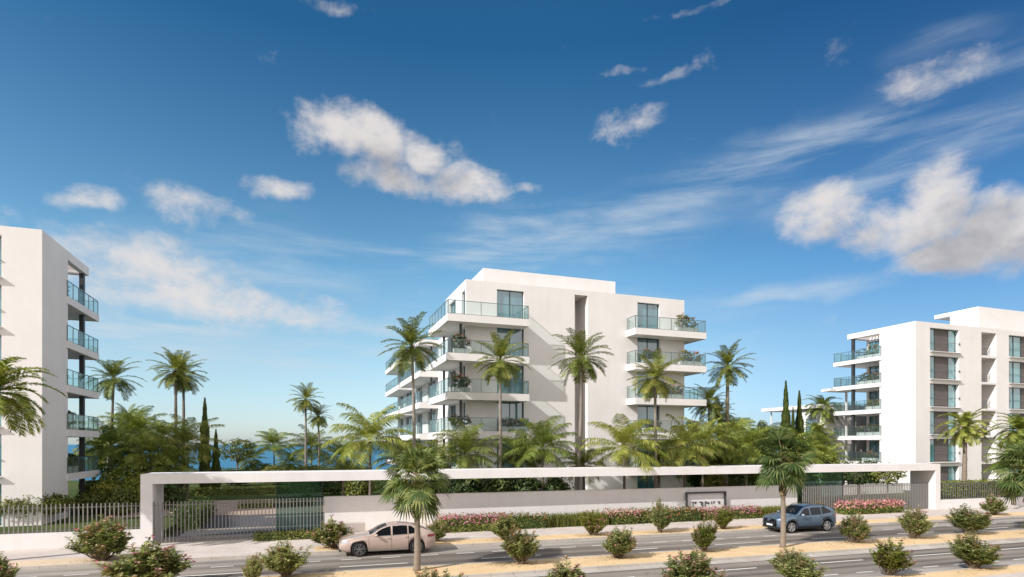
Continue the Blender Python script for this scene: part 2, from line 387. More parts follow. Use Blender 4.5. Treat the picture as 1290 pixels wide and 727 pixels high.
def meshes(mb, name, mats): return mb.mesh(name, mats)
PALM = [meshes(feather_crown(11+i, 34, 2.4, .60, 42, .048, R(-55), R(84), 1.05, .45), 'palm_crown', [M['palm_leaf'], M['leaf_olive']]) for i in range(3)]
DATE = [meshes(feather_crown(31+i, 48, 2.6, .52, 54, .056, R(-40), R(85), 1.75, .5, .6), 'date_crown', [M['palm_leaf_fresh'], M['leaf_olive']]) for i in range(2)]
BUSHY = [meshes(feather_crown(51+i, 26, 3.4, 1.05, 44, .058, R(-25), R(87), 1.35, 1.1, .35), 'bushy_crown', [M['palm_leaf_fresh' if i != 1 else 'palm_leaf'], M['leaf_fresh']]) for i in range(3)]
FAN = [meshes(fan_crown(71+i, 60, .95, .80, R(-50), R(87)), 'fan_crown', [M['fan_leaf'], M['boot']]) for i in range(2)]
OLE = []
for i in range(6):
    a, b, c, d = oleander(90+i, 50+4*(i%3), [1.0,1.25,.9,1.1,1.35,1.0][i], [.34,.22,.5,.16,.30,.42][i])
    OLE.append((a.mesh('stems', M['stem']), b.mesh('foliage', M['leaf_shrub' if i != 3 else 'leaf_fresh']), c.mesh('dry_foliage', M['leaf_rusty']), d.mesh('blossom', M[['flower_pink','flower_red','flower_pink','flower_magenta','flower_red','flower_magenta'][i]])))

def shrub(x, y, w, h, var, label, rz=0.0, z=0.0, group='oleander shrubs along the boulevard'):
    t = thing('oleander_shrub', label, 'shrub', (x,y,z), rz, group); q = random.Random(int(x*31+y*7)); tilt = (q.uniform(-.13,.13), q.uniform(-.13,.13), 0); ax = q.uniform(.86,1.16)
    for me, nm in zip(OLE[var], ('stems', 'foliage', 'dry_foliage', 'blossom')):
        inst(nm, me, t, rot=tilt, sc=(w*ax, w/ax, h))
    return t
def curved_trunk(x0, y0, z0, x1, y1, z1, r0, r1, bend, rng, n=14, ringy=.06):
    pts = []; rad = []
    for i in range(n+1):
        t = i/n
        pts.append((x0+(x1-x0)*t + bend*math.sin(math.pi*t), y0+(y1-y0)*t, z0+(z1-z0)*t))
        rad.append((r0+(r1-r0)*min(1,t*1.15))*(1+ringy*rng.uniform(-1,1)) * (1.35 if i == 0 else 1))
    return pts, rad
GZ = .5                                    # garden level
def tall_palm(pxb, pxt, pyc, d, sc, label, var=0, bend=0.0, kind='palm', r=.13, name='palm_tree', bark='bark_grey', group='tall feather palms in the garden', zb=GZ):
    rng = random.Random(int(pxb*7+d)); x0, y0 = at(pxb, d); x1, y1 = at(pxt, d); z1 = zat(pyc, d)
    t = thing(name, label, 'palm tree', (x0,y0,zb), 0, group)
    mb = MB(); pts, rad = curved_trunk(x0,y0,zb-.05,x1,y1,z1,r*1.25,r*.75,bend,rng); mb.smooth = True
    mb.tube(pts, rad, 9); mb.build('trunk', M[bark], t)
    me = {'palm': PALM, 'date': DATE, 'bushy': BUSHY}[kind][var % (2 if kind == 'date' else 3)]
    inst('crown', me, t, (x1-x0, y1-y0, z1-zb), (rng.uniform(-.09,.09),rng.uniform(-.09,.09),rng.uniform(0,6.28)), sc*(1.09 if kind == 'palm' else 1))
    if kind != 'bushy':
        cs = MB(); 
        for k in range(22):
            az = k*2.4; rr = r*1.0; z = z1-.45+.028*k
            cs.add([(x1+rr*math.cos(az-.4), y1+rr*math.sin(az-.4), z-.1), (x1+rr*math.cos(az+.4), y1+rr*math.sin(az+.4), z-.1),
                    (x1+rr*2.0*math.cos(az), y1+rr*2.0*math.sin(az), z+.22)], [(0,1,2)])
        cs.tube([(x1,y1,z1-.5),(x1,y1,z1-.2),(x1,y1,z1+.1)], [r*.9,r*1.25,r*.8], 8)
        cs.build('leaf_base', M['fibre'], t)
    return t
def fan_palm(x, y, htop, zb, sc, label, var, r=.15):
    rng = random.Random(int(x*13)); t = thing('fan_palm', label, 'palm tree', (x,y,zb), 0, 'fan palms on the median strip')
    mb = MB(); mb.smooth = True
    pts, rad = curved_trunk(x,y,zb-.05,x,y,zb+htop*.62,r*1.15,r*.92,.03,rng); mb.tube(pts, rad, 12); mb.build('trunk', M['bark_pale'], t)
    fb = MB(); fb.smooth = False
    fb.tube([(x,y,zb+htop*.58),(x,y,zb+htop*.66),(x,y,zb+htop*.8),(x,y,zb+htop*1.0)], [r*1.05,r*1.4,r*1.5,r*1.0], 12)
    for k in range(70):                    # old leaf bases overlapping upwards
        az = k*2.4; f = k/70; z = zb+htop*(.59+.38*f); rr = r*1.25
        c, s = math.cos(az), math.sin(az); q = .055
        fb.add([(x+rr*c-s*q, y+rr*s+c*q, z-.07), (x+rr*c+s*q, y+rr*s-c*q, z-.07), (x+rr*1.45*c, y+rr*1.45*s, z+.17)], [(0,1,2)])
    fb.build('trunk_fibre', M['fibre'], t)
    bt = MB()
    for k in range(14):
        az = k*2.4; z = zb+htop*(.60+.012*(k%4)); c, s = math.cos(az), math.sin(az); rr = r*1.15; q = .045
        bt.add([(x+rr*c-s*q, y+rr*s+c*q, z-.05), (x+rr*c+s*q, y+rr*s-c*q, z-.05), (x+rr*1.5*c+s*q*.6, y+rr*1.5*s-c*q*.6, z+.16), (x+rr*1.5*c-s*q*.6, y+rr*1.5*s+c*q*.6, z+.16)], [(0,1,2,3)])
    bt.build('cut_leaf_base', M['boot'], t)
    inst('crown', FAN[var], t, (0,0,htop), (0,0,rng.uniform(0,6)), sc)
    return t
def bushy_palm(px, pyb_top, d, sc, label, var, name='bushy_palm', z=None, r=.10, group='bushy feather palms behind the wall'):
    # pyb_top: pixel row of the crown's heart
    return tall_palm(px, px, pyb_top, d, sc, label, var, 0.03, 'bushy', r, name, 'bark_brown', group)
def leafy(name, label, cat, px, d, zc_list, mat, size, n, cr=.35, trunk=None, asp=.6, nleaf=16, seed=1, group=None, zb=GZ, xy=None, part='crown', shell=.45):
    """tree or shrub: zc_list = ellipsoids in local metres ((dx,dy,z),(rx,ry,rz)); trunk=(radius, height)"""
    x, y = xy if xy else at(px, d)
    t = thing(name, label, cat, (x,y,zb), 0, group)
    if trunk:
        mb = MB(); rng = random.Random(seed); mb.smooth = True; r, h = trunk
        mb.tube([(x,y,zb-.05),(x+.03,y,zb+h*.5),(x-.02,y,zb+h)], [r*1.2,r*.9,r*.75], 8)
        for (c, rr) in zc_list:
            for _ in range(4):
                mb.tube([(x,y,zb+h*rng.uniform(.7,1)), (x+c[0]*.5+rng.uniform(-.2,.2)*rr[0], y+c[1]*.5+rng.uniform(-.2,.2)*rr[1], zb+h*.4+c[2]*.6),
                         (x+c[0]+rng.uniform(-.6,.6)*rr[0], y+c[1]+rng.uniform(-.6,.6)*rr[1], zb+c[2]+rng.uniform(-.2,.5)*rr[2])], [r*.6,r*.4,r*.15], 5)
        mb.build('trunk', M['bark_brown'], t)
    mb = MB(); clump_crown(mb, [((x+c[0], y+c[1], zb+c[2]), r) for c, r in zc_list], n, nleaf, cr, size, asp, seed, shell)
    mb.build(part, M[mat], t)
    return t
CYP = []
for sd in (5, 6):
    rng = random.Random(sd); mb = MB()
    for k in range(5200):                 # unit cypress: height 1, max radius 1
        z = rng.random()**.9; env = (min(1, (z/.10)**.6) if z < .10 else 1)*(1-((z-.10)/.90)**1.9 if z > .10 else 1)
        env = max(env, .03)*(1+.16*math.sin(z*23+sd)+.10*math.sin(z*57)); az = rng.uniform(0,6.283); rr = env*(.62+.42*rng.random())
        n = Vector((math.cos(az), math.sin(az), 4.0))
        p = Vector((rr*math.cos(az), rr*math.sin(az), z)); ln = .024; wv = Vector((-math.sin(az), math.cos(az), 0))*rng.uniform(.09,.17)
        tip = p+Vector((math.cos(az)*.12*rng.uniform(0,1.4), math.sin(az)*.12*rng.uniform(0,1.4), ln*rng.uniform(.9,1.9)))
        mb.add([tuple(p-wv), tuple(p+wv), tuple(tip)], [(0,1,2)])
    CYP.append(mb.mesh('cypress_crown', M['leaf_cypress']))
def cypress(px, pyt, d, rad, label, var):
    x, y = at(px, d); h = zat(pyt, d)-GZ
    t = thing('cypress_tree', label, 'cypress', (x,y,GZ), 0, 'columnar cypresses')
    mb = MB(); mb.smooth = True; mb.tube([(x,y,GZ-.05),(x,y,GZ+h*.5),(x,y,GZ+h*.93)], [.14,.09,.02], 7); mb.build('trunk', M['bark_brown'], t)
    inst('crown', CYP[var], t, (0,0,.15), (0,0,px), (rad,rad,h-.15)); return t
def hedge_mb(frame, x0, x1, y0, y1, z0, z1, n, size, seed, rough=.05, m=0, mtop=None, ptop=.5):
    """clipped hedge in a local frame function (a,b)->(x,y): leaf faces over the box, a solid leafy inside"""
    rng = random.Random(seed); mb = MB(); e = size*.9
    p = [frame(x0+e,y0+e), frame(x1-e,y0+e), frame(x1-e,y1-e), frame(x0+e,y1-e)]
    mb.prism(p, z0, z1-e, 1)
    A = [(x1-x0)*(y1-y0), (x1-x0)*(z1-z0), (x1-x0)*(z1-z0), (y1-y0)*(z1-z0), (y1-y0)*(z1-z0)]
    for i in range(n):
        k = rng.choices(range(5), A)[0]; a, b, z = rng.uniform(x0,x1), rng.uniform(y0,y1), rng.uniform(z0,z1); nn = [0,0,0]
        if k == 0: z = z1; nn = [0,0,1]
        elif k == 1: b = y0; nn = [0,-1,0]
        elif k == 2: b = y1; nn = [0,1,0]
        elif k == 3: a = x0; nn = [-1,0,0]
        else: a = x1; nn = [1,0,0]
        a += rng.gauss(0,rough); b += rng.gauss(0,rough); z += rng.gauss(0,rough)
        z = max(z, z0+.02)
        x, y = frame(a,b)
        mm = m
        if mtop is not None and (k == 0 or z > z0+.55*(z1-z0)) and rng.random() < ptop: mm = mtop
        leafquad(mb, (x,y,z), (nn[0]+rng.gauss(0,.5), nn[1]+rng.gauss(0,.5), nn[2]+rng.gauss(0,.5)+.3), size*rng.uniform(.7,1.3), .55, rng, mm)
    return mb
def hedge(label, box, n, size, mat='leaf_olive', seed=1, frame=None, name='clipped_hedge', flower=None, ptop=.5, group=None, rough=.05, cat='hedge'):
    x0,x1,y0,y1,z0,z1 = box; frame = frame or (lambda a,b: (a,b))
    cx, cy = frame((x0+x1)/2, (y0+y1)/2)
    t = thing(name, label, cat, (cx,cy,z0), 0, group)
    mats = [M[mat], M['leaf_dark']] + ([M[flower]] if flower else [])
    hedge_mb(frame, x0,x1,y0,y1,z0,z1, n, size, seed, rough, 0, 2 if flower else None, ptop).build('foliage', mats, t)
    return t
# ------------------------------------------------------------------ buildings (world axes: x along the fronts, y away from the street)
FL = [.48, 3.57, 6.66, 9.75, 12.84, 15.93]        # floor levels
ROOF = 19.17
def wallface(mb, o, u, n, L_, z0, z1, ops, depth=.3, m=0):
    """vertical wall sheet with openings [(a0,a1,z0,z1)] and their reveals; o start, u direction, n outward normal"""
    xs = sorted({0, L_} | {a for p in ops for a in p[:2]}); zs = sorted({z0, z1} | {a for p in ops for a in p[2:4]})
    P = lambda a, z, k=0: (o[0]+u[0]*a-n[0]*k, o[1]+u[1]*a-n[1]*k, z)
    for i in range(len(xs)-1):
        for j in range(len(zs)-1):
            cx, cz = (xs[i]+xs[i+1])/2, (zs[j]+zs[j+1])/2
            if any(p[0] < cx < p[1] and p[2] < cz < p[3] for p in ops): continue
            mb.quad(P(xs[i],zs[j]), P(xs[i+1],zs[j]), P(xs[i+1],zs[j+1]), P(xs[i],zs[j+1]), m)
    for p in ops:
        a0,a1,b0,b1 = p[:4]; d = p[4] if len(p) > 4 else depth
        mb.quad(P(a0,b0), P(a0,b1), P(a0,b1,d), P(a0,b0,d), m); mb.quad(P(a1,b1), P(a1,b0), P(a1,b0,d), P(a1,b1,d), m)
        mb.quad(P(a0,b1), P(a1,b1), P(a1,b1,d), P(a0,b1,d), m); mb.quad(P(a1,b0), P(a0,b0), P(a0,b0,d), P(a1,b0,d), m)
def window(parent, o, u, n, p, depth=.3, leaves=2, pane='pane', label=None):
    """frame (part) with its panes (sub-part) set at the back of an opening"""
    a0,a1,b0,b1 = p[:4]; f = .06
    def slab(mb, x0,x1,z0,z1,k0,k1):
        q = [(o[0]+u[0]*x-n[0]*k, o[1]+u[1]*x-n[1]*k) for x,k in ((x0,k0),(x1,k0),(x1,k1),(x0,k1))]
        mb.prism(q, z0, z1)
    fb = MB(); d = depth-.09; e = .004
    slab(fb, a0+e,a1-e,b0+e,b0+f,d,depth); slab(fb, a0+e,a1-e,b1-f,b1-e,d,depth)
    ed = [a0+e] + [a0+(a1-a0)*k/leaves for k in range(1,leaves)] + [a1-e]
    for k, x in enumerate(ed):
        x0 = x if k == 0 else (x-f if k == leaves else x-f/2)
        slab(fb, x0, x0+f, b0+f, b1-f, d, depth)
    w = fb.build('window', M['frame_metal'], parent)
    pb = MB(); slab(pb, a0+f*.5,a1-f*.5,b0+f*.5,b1-f*.5,depth-.05,depth-.02)
    pb.build('pane', M[pane], w); return w
def railing(slab, pts, z, h=1.08, seg=1.25, closed_ends=True):
    """glass railing along a polyline on a balcony slab: panels and metal as sub-parts"""
    g = MB(); mt = MB()
    for (x0,y0),(x1,y1) in zip(pts[:-1], pts[1:]):
        L_ = math.hypot(x1-x0, y1-y0); n = max(1, round(L_/seg)); ux, uy = (x1-x0)/L_, (y1-y0)/L_; nx, ny = -uy, ux; t = .008; w = .02
        def bx(mb, a0, a1, k, z0, z1):
            mb.prism([(x0+ux*a0-nx*k, y0+uy*a0-ny*k), (x0+ux*a1-nx*k, y0+uy*a1-ny*k), (x0+ux*a1+nx*k, y0+uy*a1+ny*k), (x0+ux*a0+nx*k, y0+uy*a0+ny*k)], z0, z1)
        for k in range(n):
            bx(g, L_*k/n+.03, L_*(k+1)/n-.03, t, z+.06, z+h-.03)
        for k in range(n+1):
            a = min(max(L_*k/n, w), L_-w); bx(mt, a-w, a+w, .018, z, z+h-.02)
        bx(mt, 0, L_, .026, z+h-.02, z+h+.02)
        bx(mt, 0, L_, .02, z+.02, z+.05)
    g.build('glass_panel', M['rail_glass'], slab); mt.build('handrail', M['rail_metal'], slab)
NPL = [0]
def planter(x, y, z, w, d, h, label, seed, mat='leaf_dark', fl='flower_red', rz=0):
    h *= 1.45; w *= 1.1
    t = thing('balcony_planter', label, 'planter', (x,y,z), 0, 'planted boxes on the balconies')
    mb = MB(); mb.prism([(x-w/2,y-d/2),(x+w/2,y-d/2),(x+w/2*.98,y+d/2),(x-w/2*.98,y+d/2)], z+.005, z+.38); mb.box(x-w/2-.015,x+w/2+.015,y-d/2-.015,y+d/2+.015,z+.38,z+.42); mb.build('planter_box', M['planter'], t)
    mb = MB(); clump_crown(mb, [((x-w*.22,y,z+.42+h*.42),(w*.36,d*.62,h*.5)), ((x+w*.22,y,z+.42+h*.36),(w*.36,d*.62,h*.44))], 70, 22, .16, .14, .6, seed, .3); mb.build('foliage', M[mat], t)
    mb = MB(); clump_crown(mb, [((x-w*.2,y,z+.46+h*.45),(w*.36,d*.66,h*.52)), ((x+w*.2,y,z+.46+h*.38),(w*.36,d*.66,h*.46))], 30, 6, .12, .10, .9, seed+3, .8); mb.build('blossom', M[fl], t)
    return t

# ================================================================== middle building
X0, X1, Y0, Y1 = 12.53, 33.74, 46.7, 84.0
mid = thing('apartment_building', 'white six storey apartment building in the middle with wraparound glass balconies on both front corners', 'building', ((X0+X1)/2, Y0, 0), 0, None)
SL0, SL1 = 22.37, 23.62
wl = (15.2, 17.61); wr = (28.68, 31.04)
ops = []; wins = []
for f in range(6):
    zt = FL[f]+2.66
    for a in (wl, wr): ops.append((a[0]-X0, a[1]-X0, FL[f]+.02, zt)); wins.append(ops[-1])
ops.append((SL0-X0, SL1-X0, .3, 18.74, 2.2))
body = MB()
wallface(body, (X0,Y0), (1,0), (0,-1), X1-X0, -.3, ROOF, ops)
YT = 54.0                                        # the top floor stops here on the left
lops = []; lw = []
for f in range(6):
    for (a, b) in ((47.0, 48.1), (50.2, 52.6), (58.5, 62.5), (65.5, 69), (72.5, 77), (79, 82)):
        if f == 5 and a > 53: continue
        lops.append((Y1-b, Y1-a, FL[f]+.02, FL[f]+2.45))
low = [p for p in lops]
wallface(body, (X0,Y1), (0,-1), (-1,0), Y1-YT, -.3, FL[5], [p for p in low if p[1] < Y1-YT+.01 and p[3] < FL[5]])
wallface(body, (X0,YT), (0,-1), (-1,0), YT-Y0, -.3, ROOF, [(p[0]-(Y1-YT), p[1]-(Y1-YT), p[2], p[3]) for p in low if p[0] > Y1-YT-.01])
rops = []
for f in range(6):
    for (a, b) in ((48.0, 51.5), (56, 60), (66, 70)): rops.append((a-Y0, b-Y0, FL[f]+.02, FL[f]+2.45))
wallface(body, (X1,Y0), (0,1), (1,0), Y1-Y0, -.3, ROOF, rops)
XT = 17.2
body.quad((X0,YT,FL[5]),(XT,YT,FL[5]),(XT,YT,ROOF),(X0,YT,ROOF)); body.quad((XT,YT,FL[5]),(XT,Y1,FL[5]),(XT,Y1,ROOF),(XT,YT,ROOF))
body.quad((X0,YT,FL[5]),(XT,YT,FL[5]),(XT,Y1,FL[5]),(X0,Y1,FL[5])); body.quad((X1,Y1,-.3),(X0,Y1,-.3),(X0,Y1,FL[5]),(X1,Y1,FL[5])); body.quad((X1,Y1,FL[5]),(XT,Y1,FL[5]),(XT,Y1,ROOF),(X1,Y1,ROOF))
body.quad((SL0,Y0+2.2,.3),(SL1,Y0+2.2,.3),(SL1,Y0+2.2,18.74),(SL0,Y0+2.2,18.74))
body.build('wall', M['stucco'], mid)
rf = MB(); z = ROOF-.35
rf.prism([(X0+.2,Y0+.2),(X1-.2,Y0+.2),(X1-.2,Y1-.2),(XT+.2,Y1-.2),(XT+.2,YT-.2),(X0+.2,YT-.2)], z-.05, z)
pr = MB()                                        # parapet coping just inside the wall sheet
for a in ((X0+.003,X1-.003,Y0+.003,Y0+.22),(X0+.003,X0+.22,Y0+.22,YT-.003),(X1-.22,X1-.003,Y0+.22,Y1-.003)): pr.box(*a, z-.05, ROOF-.002)
r_ = rf.build('roof', M['planter'], mid); pr.build('parapet', M['stucco'], r_)
ph = MB(); ph.box(14.72, 27.7, 49.0, 62.0, z+.002, 20.96); ph.build('penthouse', M['stucco'], mid)
for p in wins: window(mid, (X0,Y0), (1,0), (0,-1), p, .3, 2, 'pane')
for p in low: window(mid, (X0,Y1), (0,-1), (-1,0), p, .3, 2, 'pane')
for p in rops: window(mid, (X1,Y0), (0,1), (1,0), p, .3, 2, 'pane')
for f in range(6):                               # shutters in the deep slot
    mb = MB(); mb.box(SL0+.004, SL0+.62, Y0+2.05, Y0+2.197, FL[f]+.9, FL[f]+2.55); mb.build('slot_shutter', M['brown_panel'], mid)
BT = .58
for f in range(1, 6):
    zt = FL[f]; FY = 45.2
    # left corner balcony, L shaped slab
    s = MB(); s.prism([(10.63,FY),(17.53,FY),(17.53,Y0-.004),(X0-.004,Y0-.004),(X0-.004,52.6),(10.63,52.6)], zt-BT, zt)
    b = s.build('balcony', M['stucco'], mid)
    railing(b, [(17.47,Y0-.05),(17.47,FY+.06),(10.69,FY+.06),(10.69,52.54)], zt)
    # right corner balcony
    s = MB(); s.prism([(27.55,FY),(35.08,FY),(35.08,53.5),(X1+.004,53.5),(X1+.004,Y0-.004),(27.55,Y0-.004)], zt-BT, zt)
    b = s.build('balcony', M['stucco'], mid)
    railing(b, [(27.61,Y0-.05),(27.61,FY+.06),(35.02,FY+.06),(35.02,53.44)], zt)
    for (ya, yb, xo) in ((57.2, 69.5, 10.63), (71.5, 83.5, 10.75)):
        s = MB(); s.prism([(xo,ya),(X0-.004,ya),(X0-.004,yb),(xo,yb)], zt-BT, zt)
        b = s.build('balcony', M['stucco'], mid)
        railing(b, [(X0-.05,ya+.06),(xo+.06,ya+.06),(xo+.06,yb-.06),(X0-.05,yb-.06)], zt)
    # slender dark posts behind the railings
    for (px_, py_) in ((11.95,46.2),(11.95,52.2),(11.95,57.8)):
        if f == 5: continue
        hgt = FL[f+1]-BT if f < 5 else ROOF-.56
        mb = MB(); mb.box(px_-.09,px_+.09,py_-.09,py_+.09, zt, hgt-.003); mb.build('post', M['dark_metal'], mid)

# planters on the middle building
planter(11.9, 45.75, FL[4], 1.2, .55, .9, 'round flowering bush on the fourth floor left corner balcony of the middle building', 1, 'leaf_dark', 'flower_red')
planter(11.9, 45.75, FL[3], 1.25, .55, .85, 'red flowering bush on the third floor left corner balcony of the middle building', 2, 'leaf_dark', 'flower_red')
planter(11.8, 45.75, FL[2], 1.4, .55, .7, 'flowering bush on the second floor left corner balcony of the middle building', 3, 'leaf_dark', 'flower_red')
planter(16.3, 45.75, FL[2], 2.1, .5, .55, 'long flower box in front of the second floor window, left balconies of the middle building', 4, 'leaf_dark', 'flower_red')
planter(33.3, 45.75, FL[5], 1.9, .6, .95, 'large flowering bush on the top right balcony of the middle building', 5, 'leaf_olive', 'flower_red')
planter(33.7, 45.75, FL[4], 2.1, .6, .85, 'red flower box on the fourth floor right balcony of the middle building', 6, 'leaf_olive', 'flower_red')
planter(31.6, 45.75, FL[3], 2.3, .6, .75, 'wide flower box on the third floor right balcony of the middle building', 7, 'leaf_dark', 'flower_red')
planter(29.6, 45.75, FL[2], 1.6, .55, .6, 'flower box on the second floor right balcony of the middle building', 8, 'leaf_dark', 'flower_red')
planter(34.0, 45.85, FL[2], 1.1, .5, .6, 'small dark bush at the outer end of the second floor right balcony', 9, 'leaf_dark', 'flower_red')
planter(29.3, 45.75, FL[4], 1.2, .5, .7, 'bushy plant before the fourth floor window on the right balconies of the middle building', 12, 'leaf_dark', 'flower_red')

# ================================================================== right building (facade x 63.3 -> 110, front y 46)
def corner_block(xa, yf, sgn, label, xlen, wins_at, slots, pent, name='apartment_building'):
    """end building: solid side wall at x=xa, body running away in direction sgn; open corner terraces behind the side wall"""
    t = thing(name, label, 'building', (xa, yf, 0))
    YS, YR, YB = yf+4.3, yf+8.6, yf+10.55         # end of the solid side wall, of the roof, of the balcony slabs
    RC = 3.2                                      # depth of the corner terraces
    X = lambda k: xa+sgn*k
    YE = YR
    body = MB()
    ops = []; allw = []
    for f in range(6):
        for (k0,k1,kind) in wins_at:
            ops.append((k0,k1,FL[f]+.06,FL[f]+2.66, .45)); allw.append((k0,k1,FL[f]+.06,FL[f]+2.66,kind,f))
    for (k0,k1) in slots:
        for f in range(6):
            ops.append((k0,k1,FL[f]+(.02 if f else -.3),FL[f]+(2.85 if f < 5 else 2.72), 2.6))
    o = (xa,yf); u = (sgn,0); n = (0,-1)
    wallface(body, o, u, n, xlen, -.3, ROOF, ops, .45)
    wallface(body, (xa,yf), (0,1), (-sgn,0), YS-yf, -.3, ROOF, [])
    body.quad((X(0),YS,-.3),(X(RC),YS,-.3),(X(RC),YS,ROOF-.5),(X(0),YS,ROOF-.5))
    wallface(body, (X(RC),YS), (0,1), (-sgn,0), YE-YS, -.3, ROOF-.5, [(a,b,FL[f]+.02,FL[f]+2.45,.25) for f in range(6) for a,b in ((.4,1.7),(2.3,4.0))], .25)
    body.quad((X(RC),YE,-.3),(X(xlen),YE,-.3),(X(xlen),YE,ROOF),(X(RC),YE,ROOF)); body.quad((X(xlen),yf,-.3),(X(xlen),YE,-.3),(X(xlen),YE,ROOF),(X(xlen),yf,ROOF))
    for (k0,k1) in slots:
        body.quad((X(k0),yf+2.6,-.3),(X(k1),yf+2.6,-.3),(X(k1),yf+2.6,ROOF-.45),(X(k0),yf+2.6,ROOF-.45))
    body.build('wall', M['stucco'], t)
    rf = MB(); z0 = ROOF-.5
    def pris(mb, a0,a1,b0,b1,z0,z1): mb.box(min(X(a0),X(a1)), max(X(a0),X(a1)), b0, b1, z0, z1)
    pris(rf, .25, xlen-.01, yf+.25, YS-.004, z0-.05, z0); pris(rf, RC, xlen-.01, YS, YE, z0-.05, z0)
    r = rf.build('roof', M['planter'], t)
    pb = MB(); pris(pb, .003, .25, yf+.003, YS, z0-.05, ROOF-.003); pris(pb, .25, xlen-.01, yf+.003, yf+.25, z0-.05, ROOF-.003); pb.build('parapet', M['stucco'], r)
    # pergola frame of the roof over the corner terrace
    ov = MB(); pris(ov, .0, .4, YS+.003, YR, ROOF-.62, ROOF-.002); pris(ov, .4, RC, YR-.4, YR, ROOF-.62, ROOF-.002); pris(ov, RC-.2, RC+.0, YS+.003, YR-.403, ROOF-.62, ROOF-.002); ov.build('roof_overhang', M['stucco'], t)
    sl = MB()
    for k in range(9): pris(sl, .403, RC-.203, YS+.3+k*.42, YS+.38+k*.42, ROOF-.35, ROOF-.2)
    sl.build('pergola_slats', M['beige_panel'], t)
    for f in range(6):
        for a,b in ((.4,1.7),(2.3,4.0)): window(t, (X(RC),YS), (0,1), (-sgn,0), (a,b,FL[f]+.02,FL[f]+2.45), .25, 2)
    for (k0,k1,z0_,z1_,kind,f) in allw:
        if kind == 'split':
            w1 = (k1-k0)*.27
            for a,b in ((k0,k0+w1),(k1-w1,k1)): window(t, o, u, n, (a,b,z0_,z1_), .45, 1, 'pane_teal')
            mb = MB(); pris(mb, k0+w1+.005, k1-w1-.005, yf+.38, yf+.445, z0_+.005, z1_-.005); mb.build('wall_panel', M['brown_panel'], t)
        else:
            w1 = (k1-k0)*.30
            for a,b in ((k0,k0+w1),(k0+w1,k0+2*w1)): window(t, o, u, n, (a,b,z0_,z1_), .45, 1, 'pane_teal')
            mb = MB(); pris(mb, k0+2*w1+.005, k1-.005, yf+.38, yf+.445, z0_+.005, z1_-.005); mb.build('wall_panel', M['brown_panel'], t)
        if f:
            s = MB(); pris(s, k0-.03, k1+.22, yf-.24, yf-.003, z0_-.07, z0_-.005); s.build('window_sill', M['stucco'], t)
        mb = MB(); pris(mb, k0-.02, k1+.06, yf-.07, yf-.03, z0_+1.0, z0_+1.05)
        pris(mb, k0+.02, k0+.06, yf-.03, yf+.06, z0_+1.0, z0_+1.05); pris(mb, k1-.06, k1-.02, yf-.03, yf+.06, z0_+1.0, z0_+1.05)
        pris(mb, k1+.06, k1+.10, yf-.075, yf-.003, z0_+.9, z0_+1.15); mb.build('guard_rail', M['rail_metal'], t)
    for (k0,k1) in slots:
        for f in range(1,6):
            mb = MB(); pris(mb, k0+.004, k1-.004, yf+.55, yf+2.59, FL[f]-.2, FL[f]); b = mb.build('landing', M['stucco'], t)
            mb = MB(); 
            for k in range(9): pris(mb, k0+.1+(k1-k0-.2)*k/8-.012, k0+.1+(k1-k0-.2)*k/8+.012, yf+.6, yf+.625, FL[f], FL[f]+1.0)
            pris(mb, k0+.01, k1-.01, yf+.59, yf+.635, FL[f]+1.0, FL[f]+1.04); mb.build('guard_rail', M['rail_metal'], b)
    for f in range(1,6):
        s = MB(); zt = FL[f]
        q = [(X(-.12),YS-.3),(X(-.12),YB),(X(14),YB),(X(14),YE+.003),(X(RC-.003),YE+.003),(X(RC-.003),YS+.003),(X(-.003),YS+.003),(X(-.003),YS-.3)]
        s.prism(q if sgn < 0 else q[::-1], zt-.5, zt)
        b = s.build('balcony', M['stucco'], t)
        railing(b, [(X(-.003-.05),YS-.25),(X(-.06),YB-.06),(X(13.9),YB-.06)], zt, 1.1, 1.05)
        hgt = (FL[f+1]-.5 if f < 5 else ROOF-.62)-.003
        mb = MB(); mb.box(min(X(.12),X(.42)), max(X(.12),X(.42)), YR-.75, YR-.45, zt, hgt); mb.build('post', M['dark_metal'], t)
    mb = MB(); mb.box(min(X(.12),X(.42)), max(X(.12),X(.42)), YR-.75, YR-.45, .3, FL[1]-.503); mb.build('post', M['dark_metal'], t)
    if pent:
        k0,k1,ya,yb,zt = pent; mb = MB(); pris(mb, k0,k1,ya,yb,z0+.002,zt); mb.build('penthouse', M['stucco'], t)
        mb = MB(); pris(mb, k0, k1, yb+.003, yb+2.0, zt-.5, zt-.004); mb.build('penthouse_canopy', M['stucco'], t)
    return t
right = corner_block(63.3, 46.0, 1, 'white apartment building at right with a blank sunlit side wall and brown window bays', 40,
    [(2.24,6.9,'split'),(15.5,20.2,'pair'),(24,28.6,'split')], [(10.7,13.26)], (15.0,38,49,52.4,22.6))
left = corner_block(-15.6, 44.9, -1, 'white apartment building at the left edge with a tall blank corner and shaded side wall', 34,
    [(2.08,6.7,'split'),(15.5,20.2,'pair')], [(10.7,13.26)], None)
for z, lb, dx, w in ((5,'leafy planter with blossom on the top corner terrace of the right building',.75,.9),(4,'planter with red flowers on the fourth floor terrace of the right building',.7,.8),(3,'green planter on the third floor terrace of the right building',.7,.6),(2,'long flowering planter on the second floor terrace of the right building',.7,.7),(1,'leafy planter on the lowest terrace of the right building',.7,.6)):
    p = planter(63.3+dx+.1, 52.1 if z != 3 else 51.6, FL[z], .6, 3.2 if z in (5,4,2) else 1.8, w, lb, 20+z, 'leaf_olive' if z in (5,3) else 'leaf_dark', 'flower_red')
